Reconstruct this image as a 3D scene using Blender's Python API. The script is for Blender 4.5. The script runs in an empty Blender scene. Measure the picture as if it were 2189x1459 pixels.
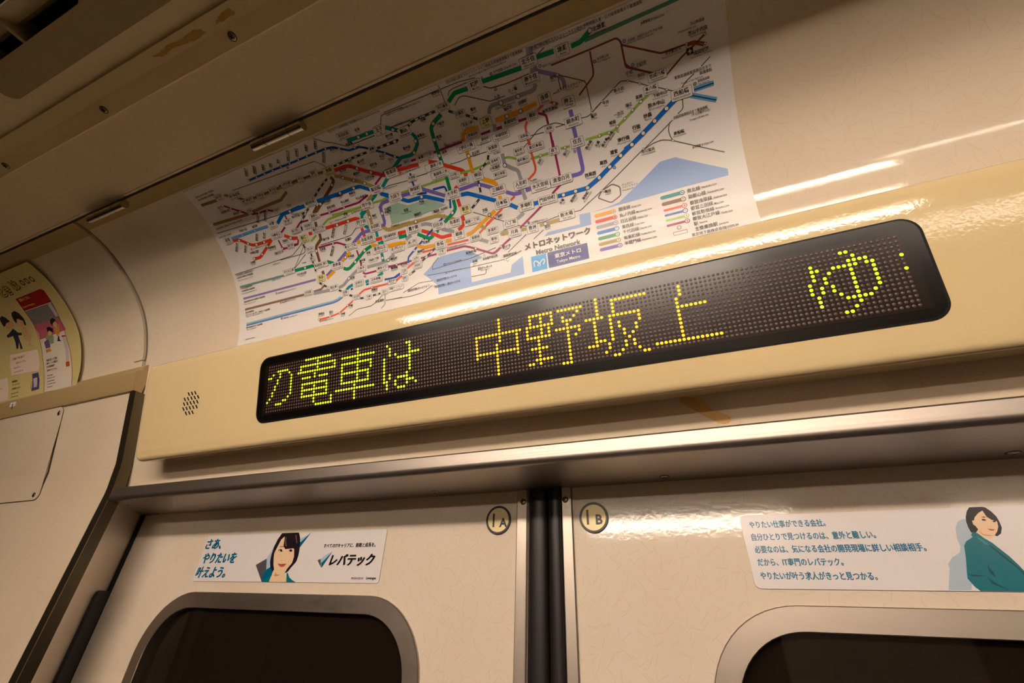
import bpy, bmesh, math, random
from mathutils import Vector, Matrix
from mathutils.geometry import tessellate_polygon
random.seed(7)
C = bpy.context.scene.collection
scn = bpy.context.scene
S = 0.42            # one layout unit in metres; x along the car, y into the wall, z up (eye level = 0)
def P(x, y, z): return Vector(((x + .3206) * S, (y - 1) * S, z * S + 1.68))

# ---------------------------------------------------------------- camera, world, exposure
cam = bpy.data.cameras.new('camera'); camo = bpy.data.objects.new('camera', cam); C.objects.link(camo)
cam.sensor_width = 36.0; cam.sensor_fit = 'HORIZONTAL'; cam.lens = 927.38 / 2189 * 36
cam.clip_start = .01
rx, ry, rz = Vector((0.92742692, 0.37284985, 0.02936483)), Vector((0.17496983, -0.50192991, 0.84702534)), Vector((0.33055235, -0.78041615, -0.53074079))
camo.matrix_world = Matrix(((rx.x, ry.x, rz.x, .3206 * S), (rx.y, ry.y, rz.y, -S), (rx.z, ry.z, rz.z, 1.68), (0, 0, 0, 1)))
scn.camera = camo
w = bpy.data.worlds.new('world'); scn.world = w; w.use_nodes = True
w.node_tree.nodes['Background'].inputs[0].default_value = (.02, .016, .012, 1)
w.node_tree.nodes['Background'].inputs[1].default_value = .25
scn.view_settings.view_transform = 'Standard'; scn.view_settings.look = 'None'
scn.view_settings.gamma = 1.0; scn.view_settings.exposure = 0.0
scn.view_settings.use_curve_mapping = False
LAMP = 41.0
LAMP_COL = (1.0, .83, .68)

# ---------------------------------------------------------------- materials
def lin(c):
    return tuple((v / 255 / 12.92 if v / 255 <= .04045 else ((v / 255 + .055) / 1.055) ** 2.4) for v in c)
MATS = {}
def mat(name, rgb=(128, 128, 128), rough=.5, metal=0.0, spec=.5, emit=0.0, emit_rgb=None, coat=0.0):
    if name in MATS: return MATS[name]
    m = bpy.data.materials.new(name); m.use_nodes = True; MATS[name] = m
    b = m.node_tree.nodes['Principled BSDF']
    b.inputs['Base Color'].default_value = lin(rgb) + (1,)
    b.inputs['Roughness'].default_value = rough; b.inputs['Metallic'].default_value = metal
    b.inputs['Specular IOR Level'].default_value = spec
    b.inputs['Coat Weight'].default_value = coat; b.inputs['Coat Roughness'].default_value = .06
    if emit:
        b.inputs['Emission Color'].default_value = lin(emit_rgb or rgb) + (1,); b.inputs['Emission Strength'].default_value = emit
    return m
def nodes(m): return m.node_tree.nodes, m.node_tree.links, m.node_tree.nodes['Principled BSDF']
def add_bump(m, scale, strength, dist=.001, stretch=None, detail=2.0):
    n, l, b = nodes(m)
    tc = n.new('ShaderNodeTexCoord'); mp = n.new('ShaderNodeMapping'); t = n.new('ShaderNodeTexNoise'); bp = n.new('ShaderNodeBump')
    if stretch: mp.inputs['Scale'].default_value = stretch
    t.inputs['Scale'].default_value = scale; t.inputs['Detail'].default_value = detail
    bp.inputs['Strength'].default_value = strength; bp.inputs['Distance'].default_value = dist
    l.new(tc.outputs['Object'], mp.inputs[0]); l.new(mp.outputs[0], t.inputs['Vector']); l.new(t.outputs['Fac'], bp.inputs['Height']); l.new(bp.outputs[0], b.inputs['Normal'])
    return m
def melamine(name, rgb, fleck, rough=.16, bump=.12, amount=.5, spec=.5, plane=(1, 0, 1)):
    """decorative laminate: pale ground with thin straw-like flecks and faint mottling"""
    m = mat(name, rgb, rough, spec=spec); n, l, b = nodes(m)
    tc = n.new('ShaderNodeTexCoord')
    def V(op, *ins):
        q = n.new('ShaderNodeVectorMath'); q.operation = op
        for k, a in enumerate(ins):
            if isinstance(a, tuple): q.inputs[k].default_value = a
            else: l.new(a, q.inputs[k])
        return q
    def F(op, a, b_=0.0):
        q = n.new('ShaderNodeMath'); q.operation = op
        for k, z in enumerate((a, b_)):
            if isinstance(z, float): q.inputs[k].default_value = z
            else: l.new(z, q.inputs[k])
        return q.outputs[0]
    def flecks(sc, off, half, wid):
        """short straight straws: one segment of random direction in every cell"""
        p = V('ADD', V('MULTIPLY', tc.outputs['Object'], plane).outputs[0], off).outputs[0]
        vo = n.new('ShaderNodeTexVoronoi'); vo.inputs['Scale'].default_value = sc; l.new(p, vo.inputs['Vector'])
        d = V('MULTIPLY', V('SUBTRACT', p, vo.outputs['Position']).outputs[0], plane).outputs[0]
        u = V('NORMALIZE', V('MULTIPLY', V('SUBTRACT', vo.outputs['Color'], (.5, .5, .5)).outputs[0], plane).outputs[0]).outputs[0]
        al = V('DOT_PRODUCT', d, u).outputs['Value']
        sq = V('DOT_PRODUCT', d, d).outputs['Value']
        pe = F('SQRT', F('MAXIMUM', F('SUBTRACT', sq, F('MULTIPLY', al, al)), 0.0))
        return F('MULTIPLY', F('LESS_THAN', pe, wid), F('LESS_THAN', F('ABSOLUTE', al), half))
    class _O: pass
    f1 = _O(); f2 = _O(); f1.outputs = [flecks(78, (0, 0, 0), .0044, .00042)]; f2.outputs = [flecks(66, (.213, .137, .171), .0052, .0004)]
    mx = n.new('ShaderNodeMath'); mx.operation = 'MAXIMUM'; l.new(f1.outputs[0], mx.inputs[0]); l.new(f2.outputs[0], mx.inputs[1])
    am = n.new('ShaderNodeMath'); am.operation = 'MULTIPLY'; am.inputs[1].default_value = amount; l.new(mx.outputs[0], am.inputs[0])
    bl = n.new('ShaderNodeTexNoise'); bl.inputs['Scale'].default_value = 9; bl.inputs['Detail'].default_value = 3
    l.new(tc.outputs['Object'], bl.inputs['Vector'])
    br = n.new('ShaderNodeMapRange'); br.inputs[1].default_value = .3; br.inputs[2].default_value = .7; br.inputs[3].default_value = 0; br.inputs[4].default_value = .16
    l.new(bl.outputs['Fac'], br.inputs[0])
    m1 = n.new('ShaderNodeMix'); m1.data_type = 'RGBA'; m1.inputs['A'].default_value = lin(rgb) + (1,); m1.inputs['B'].default_value = lin(fleck) + (1,)
    m2 = n.new('ShaderNodeMix'); m2.data_type = 'RGBA'; m2.inputs['B'].default_value = lin(fleck) + (1,)
    l.new(br.outputs[0], m1.inputs['Factor']); l.new(m1.outputs['Result'], m2.inputs['A']); l.new(am.outputs[0], m2.inputs['Factor'])
    l.new(m2.outputs['Result'], b.inputs['Base Color'])
    t = n.new('ShaderNodeTexNoise'); t.inputs['Scale'].default_value = 260; t.inputs['Detail'].default_value = 1.5
    bp = n.new('ShaderNodeBump'); bp.inputs['Strength'].default_value = bump; bp.inputs['Distance'].default_value = .0006
    l.new(tc.outputs['Object'], t.inputs['Vector']); l.new(t.outputs['Fac'], bp.inputs['Height']); l.new(bp.outputs[0], b.inputs['Normal'])
    return m
def brushed(name, rgb, rough, stretch, bump=.12):
    m = mat(name, rgb, rough, metal=1.0); n, l, b = nodes(m)
    tc = n.new('ShaderNodeTexCoord'); mp = n.new('ShaderNodeMapping'); mp.inputs['Scale'].default_value = stretch
    t = n.new('ShaderNodeTexNoise'); t.inputs['Scale'].default_value = 1.0; t.inputs['Detail'].default_value = 4
    r = n.new('ShaderNodeMapRange'); r.inputs[3].default_value = rough - .07; r.inputs[4].default_value = rough + .1
    bp = n.new('ShaderNodeBump'); bp.inputs['Strength'].default_value = bump; bp.inputs['Distance'].default_value = .0004
    l.new(tc.outputs['Object'], mp.inputs[0]); l.new(mp.outputs[0], t.inputs['Vector']); l.new(t.outputs['Fac'], r.inputs[0]); l.new(r.outputs[0], b.inputs['Roughness'])
    l.new(t.outputs['Fac'], bp.inputs['Height']); l.new(bp.outputs[0], b.inputs['Normal'])
    return m
M_WALL = melamine('wall laminate', (224, 209, 186), (194, 158, 112), .07, .04, .14)
M_DOOR = melamine('door laminate', (226, 213, 196), (196, 156, 106), .07, .06, .16)
M_CEIL = melamine('ceiling laminate', (222, 204, 174), (186, 158, 120), .34, .10, .16, .3, (1, 1, 0))
M_TRIMP = mat('cream enamel trim', (172, 148, 104), .42, spec=.35)
M_BOX = add_bump(mat('cream enamel housing', (221, 198, 152), .08), 420, .12, .0004, None, 1.0)
M_STEEL = brushed('brushed steel along the car', (166, 156, 148), .42, (3, 900, 900))
M_STEELV = brushed('brushed steel upright', (190, 180, 168), .40, (700, 700, 4))
M_FRAME = brushed('brushed window frame steel', (164, 153, 144), .40, (60, 400, 240), .08)
M_DARKST = brushed('dull post steel', (112, 102, 82), .42, (500, 500, 5))
M_CHROME = mat('polished hinge steel', (196, 188, 174), .18, metal=1.0)
M_RUBBER = mat('black rubber', (30, 27, 27), .42, spec=.4)
M_BLACK = mat('black', (10, 9, 9), .5)
M_SCREW = mat('screw steel', (150, 140, 120), .3, metal=1.0)
M_VENT = add_bump(mat('vent grey beige paint', (150, 132, 98), .5), 300, .1)

# ---------------------------------------------------------------- mesh helpers
class MB:
    def __init__(self): self.v = []; self.f = []
    def add(self, vs, fs):
        o = len(self.v); self.v += [Vector(a) for a in vs]; self.f += [tuple(i + o for i in q) for q in fs]; return self
    def box(self, a, b):
        x0, y0, z0 = a; x1, y1, z1 = b
        return self.add([P(x, y, z) for x in (x0, x1) for y in (y0, y1) for z in (z0, z1)],
                        [(0, 1, 3, 2), (4, 6, 7, 5), (0, 4, 5, 1), (2, 3, 7, 6), (0, 2, 6, 4), (1, 5, 7, 3)])
    def prism(self, prof, x0, x1, nx=1):
        """closed (y,z) profile extruded along the car"""
        n = len(prof); vs = []; fs = []
        for i in range(nx + 1):
            vs += [P(x0 + (x1 - x0) * i / nx, y, z) for y, z in prof]
        for i in range(nx):
            for k in range(n):
                a = i * n + k; b = i * n + (k + 1) % n; fs.append((a, b, b + n, a + n))
        tri = tessellate_polygon([[Vector((y, z, 0)) for y, z in prof]])
        fs += [tuple(t) for t in tri] + [tuple(i + nx * n for i in t) for t in tri]
        return self.add(vs, fs)
    def cyl(self, a, b, r, n=20, r2=None):
        a = Vector(a); b = Vector(b); d = (b - a).normalized(); u = d.orthogonal().normalized(); w_ = d.cross(u); r2 = r if r2 is None else r2
        vs = []
        for c, q in ((a, r), (b, r2)):
            vs += [c + (u * math.cos(2 * math.pi * k / n) + w_ * math.sin(2 * math.pi * k / n)) * q for k in range(n)]
        fs = [(k, (k + 1) % n, n + (k + 1) % n, n + k) for k in range(n)] + [tuple(range(n)), tuple(range(n, 2 * n))]
        return self.add(vs, fs)
    def dome(self, c, d, r, h, n=18, rings=4):
        c = Vector(c); d = Vector(d).normalized(); u = d.orthogonal().normalized(); w_ = d.cross(u); vs = []; fs = []
        for j in range(rings):
            t = math.pi / 2 * j / rings
            vs += [c + (u * math.cos(2 * math.pi * k / n) + w_ * math.sin(2 * math.pi * k / n)) * r * math.cos(t) + d * h * math.sin(t) for k in range(n)]
        vs.append(c + d * h)
        for j in range(rings - 1):
            for k in range(n): fs.append((j * n + k, j * n + (k + 1) % n, (j + 1) * n + (k + 1) % n, (j + 1) * n + k))
        for k in range(n): fs.append(((rings - 1) * n + k, (rings - 1) * n + (k + 1) % n, len(vs) - 1))
        return self.add(vs, fs)
    def build(self, name, m, parent=None, smooth=None, label=None, **props):
        me = bpy.data.meshes.new(name)
        off = Vector((0, 0, 0)); q = parent
        while q is not None: off += q.location; q = q.parent
        me.from_pydata([tuple(v - off) for v in self.v], [], self.f)
        bm = bmesh.new(); bm.from_mesh(me); bmesh.ops.recalc_face_normals(bm, faces=bm.faces)
        if smooth:
            bmesh.ops.remove_doubles(bm, verts=bm.verts, dist=1e-6)
            for f in bm.faces: f.smooth = True
            for e in bm.edges:
                if len(e.link_faces) == 2 and e.calc_face_angle(0) > math.radians(smooth): e.smooth = False
        bm.to_mesh(me); bm.free()
        me.materials.append(m)
        o = bpy.data.objects.new(name, me); C.objects.link(o); o.parent = parent
        if label: o['label'] = label
        for k, v in props.items(): o[k] = v
        return o
def thing(name, loc, label, cat, group=None):
    o = bpy.data.objects.new(name, None); C.objects.link(o); o.location = loc; o.empty_display_size = .02
    o['label'] = label; o['category'] = cat
    if group: o['group'] = group
    return o
def structure(o, label=None, cat=None):
    o['kind'] = 'structure'
    if label: o['label'] = label
    if cat: o['category'] = cat
    return o

# cross-section of the concave panel between wall and ceiling
PROF = [(.727, .667), (.7075, .7308), (.667, .8125), (.6195, .8715), (.563, .9205), (.494, .965), (.440, .988), (.400, .9985), (.362, 1.0015)]
def spline(p, n=24):
    p = [Vector(a) for a in p]; p = [p[0] * 2 - p[1]] + p + [p[-1] * 2 - p[-2]]; out = []
    for i in range(1, len(p) - 2):
        a, b, c, d = p[i - 1:i + 3]
        for k in range(n):
            t = k / n; out.append(.5 * ((2 * b) + (c - a) * t + (2 * a - 5 * b + 4 * c - d) * t * t + (-a + 3 * b - 3 * c + d) * t ** 3))
    return out + [p[-2]]
COVE = [Vector((.727 + .300 * k * .01, .667 - k * .01)) for k in range(40, 0, -1)] + spline(PROF)
ARC = [0.0]
for a_, b_ in zip(COVE, COVE[1:]): ARC.append(ARC[-1] + (b_ - a_).length)
ARC = [a - ARC[40] for a in ARC]
def cove_at(v, off=0.0):
    """point of the section at arc length v (layout units), pushed off towards the cabin"""
    import bisect
    i = max(0, min(len(ARC) - 2, bisect.bisect_right(ARC, v) - 1)); t = (v - ARC[i]) / (ARC[i + 1] - ARC[i])
    p = COVE[i].lerp(COVE[i + 1], t)
    i0 = max(0, i - 2); i1 = min(len(COVE) - 1, i + 3); d = (COVE[i1] - COVE[i0]).normalized()
    return p + Vector((-d.y, d.x)) * off
def on_cove(u, v, mm=0.0, base=0.0):
    """print coordinates in mm on the concave panel -> world"""
    q = cove_at(v / 1000 / S, mm / 1000 / S + base); return Vector((u / 1000, (q.x - 1) * S, q.y * S + 1.68))
def on_door(x, z, mm=0.0): return Vector((x / 1000, -.0009 - mm / 1000, z / 1000 + 1.68))

def clip_band(poly, v0, v1):
    def half(pl, k, keep_above):
        out = []
        for i in range(len(pl)):
            a, b = pl[i], pl[(i + 1) % len(pl)]
            ia = (a[1] >= k) if keep_above else (a[1] <= k); ib = (b[1] >= k) if keep_above else (b[1] <= k)
            if ia: out.append(a)
            if ia != ib: t = (k - a[1]) / (b[1] - a[1]); out.append((a[0] + (b[0] - a[0]) * t, k))
        return out
    return half(half(poly, v0, True), v1, False)
def flat_poly(mb, poly, fn, mm, step=None):
    """fill a flat outline; sliced in bands so it follows a curved sheet"""
    polys = [poly]
    if step:
        vs = [p[1] for p in poly]; k0 = math.floor(min(vs) / step); k1 = math.ceil(max(vs) / step)
        polys = [clip_band(poly, k * step, (k + 1) * step) for k in range(k0, k1)]
    for pl in polys:
        if len(pl) < 3: continue
        tri = tessellate_polygon([[Vector((a, b, 0)) for a, b in pl]])
        mb.add([fn(a, b, mm) for a, b in pl], [tuple(t) for t in tri])
def rrect(x0, y0, x1, y1, r, n=6):
    out = []
    for cx, cy, a0 in ((x1 - r, y1 - r, 0), (x0 + r, y1 - r, 90), (x0 + r, y0 + r, 180), (x1 - r, y0 + r, 270)):
        for k in range(n + 1):
            a = math.radians(a0 + 90 * k / n); out.append((cx + r * math.cos(a), cy + r * math.sin(a)))
    return out
def disc(cx, cy, r, n=16): return [(cx + r * math.cos(2 * math.pi * k / n), cy + r * math.sin(2 * math.pi * k / n)) for k in range(n)]
def ring(mb, cx, cy, r0, r1, fn, mm, n=40):
    a = disc(cx, cy, r0, n); b = disc(cx, cy, r1, n)
    mb.add([fn(x, y, mm) for x, y in a + b], [(k, (k + 1) % n, n + (k + 1) % n, n + k) for k in range(n)])
def soften(pts, d=2.0):
    if len(pts) < 3: return pts
    out = [pts[0]]
    for a, b, c in zip(pts, pts[1:], pts[2:]):
        a, b, c = Vector(a), Vector(b), Vector(c); l1 = (a - b).length; l2 = (c - b).length
        if min(l1, l2) < 1e-4: continue
        p = b + (a - b) / l1 * min(d, l1 * .45); q = b + (c - b) / l2 * min(d, l2 * .45)
        for k in range(5):
            t = k / 4; out.append(tuple(p * (1 - t) ** 2 + b * 2 * t * (1 - t) + q * t * t))
    return out + [pts[-1]]
def strip(mb, pts, wd, fn, mm, step=4.0):
    pp = [Vector(p) for p in pts]; q = [pp[0]]
    for a, b in zip(pp, pp[1:]):
        n = max(1, int((b - a).length / step))
        for k in range(1, n + 1): q.append(a.lerp(b, k / n))
    q = [p for i, p in enumerate(q) if i == 0 or (p - q[i - 1]).length > 1e-4]
    if len(q) < 2: return
    vs = []
    for i, p in enumerate(q):
        d = (q[min(i + 1, len(q) - 1)] - q[max(i - 1, 0)]).normalized(); nn = Vector((-d.y, d.x)) * wd / 2
        vs += [fn(p.x + nn.x, p.y + nn.y, mm), fn(p.x - nn.x, p.y - nn.y, mm)]
    mb.add(vs, [(2 * i, 2 * i + 1, 2 * i + 3, 2 * i + 2) for i in range(len(q) - 1)])
# lettering: outlines of Blender's own font, flattened to meshes
_tc = bpy.data.curves.new('lettering_source', 'FONT'); _to = bpy.data.objects.new('lettering_source', _tc); C.objects.link(_to)
_tc.resolution_u = 2
_cache = {}
def glyphs(s, bold=0.0):
    k = (s, bold)
    if k not in _cache:
        _tc.body = s; _tc.offset = bold
        dg = bpy.context.evaluated_depsgraph_get(); dg.update()
        me = bpy.data.meshes.new_from_object(_to.evaluated_get(dg))
        vs = [(v.co.x, v.co.y) for v in me.vertices]; fs = [tuple(p.vertices) for p in me.polygons]; bpy.data.meshes.remove(me)
        xs = [v[0] for v in vs] or [0]; _cache[k] = (vs, fs, min(xs), max(xs))
    return _cache[k]
def text_w(s, size, sx=1.0, bold=0.0): g = glyphs(s, bold); return (g[3] - g[2]) * size * sx
def text(mb, s, x, y, size, fn, mm, align='L', ang=0, sx=1.0, bold=0.0, shear=0.0, heavy=0.0):
    """y = vertical middle of the letters"""
    vs, fs, x0, x1 = glyphs(s, bold); ox = {'L': x0, 'C': (x0 + x1) / 2, 'R': x1}[align]; ca, sa = math.cos(math.radians(ang)), math.sin(math.radians(ang)); out = []
    for a, b in vs:
        a = (a - ox) * size * sx + (b - .36) * size * shear; b = (b - .36) * size
        out.append((x + a * ca - b * sa, y + a * sa + b * ca))
    mb.add([fn(a, b, mm) for a, b in out], fs)
    if heavy:      # heavier weight: strokes thickened sideways and upwards
        h = heavy * size
        for k, (dx, dy) in enumerate(((h, 0), (-h, 0), (0, h * .7))): mb.add([fn(a + dx, b + dy, mm - .004 * (k + 1)) for a, b in out], fs)

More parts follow.
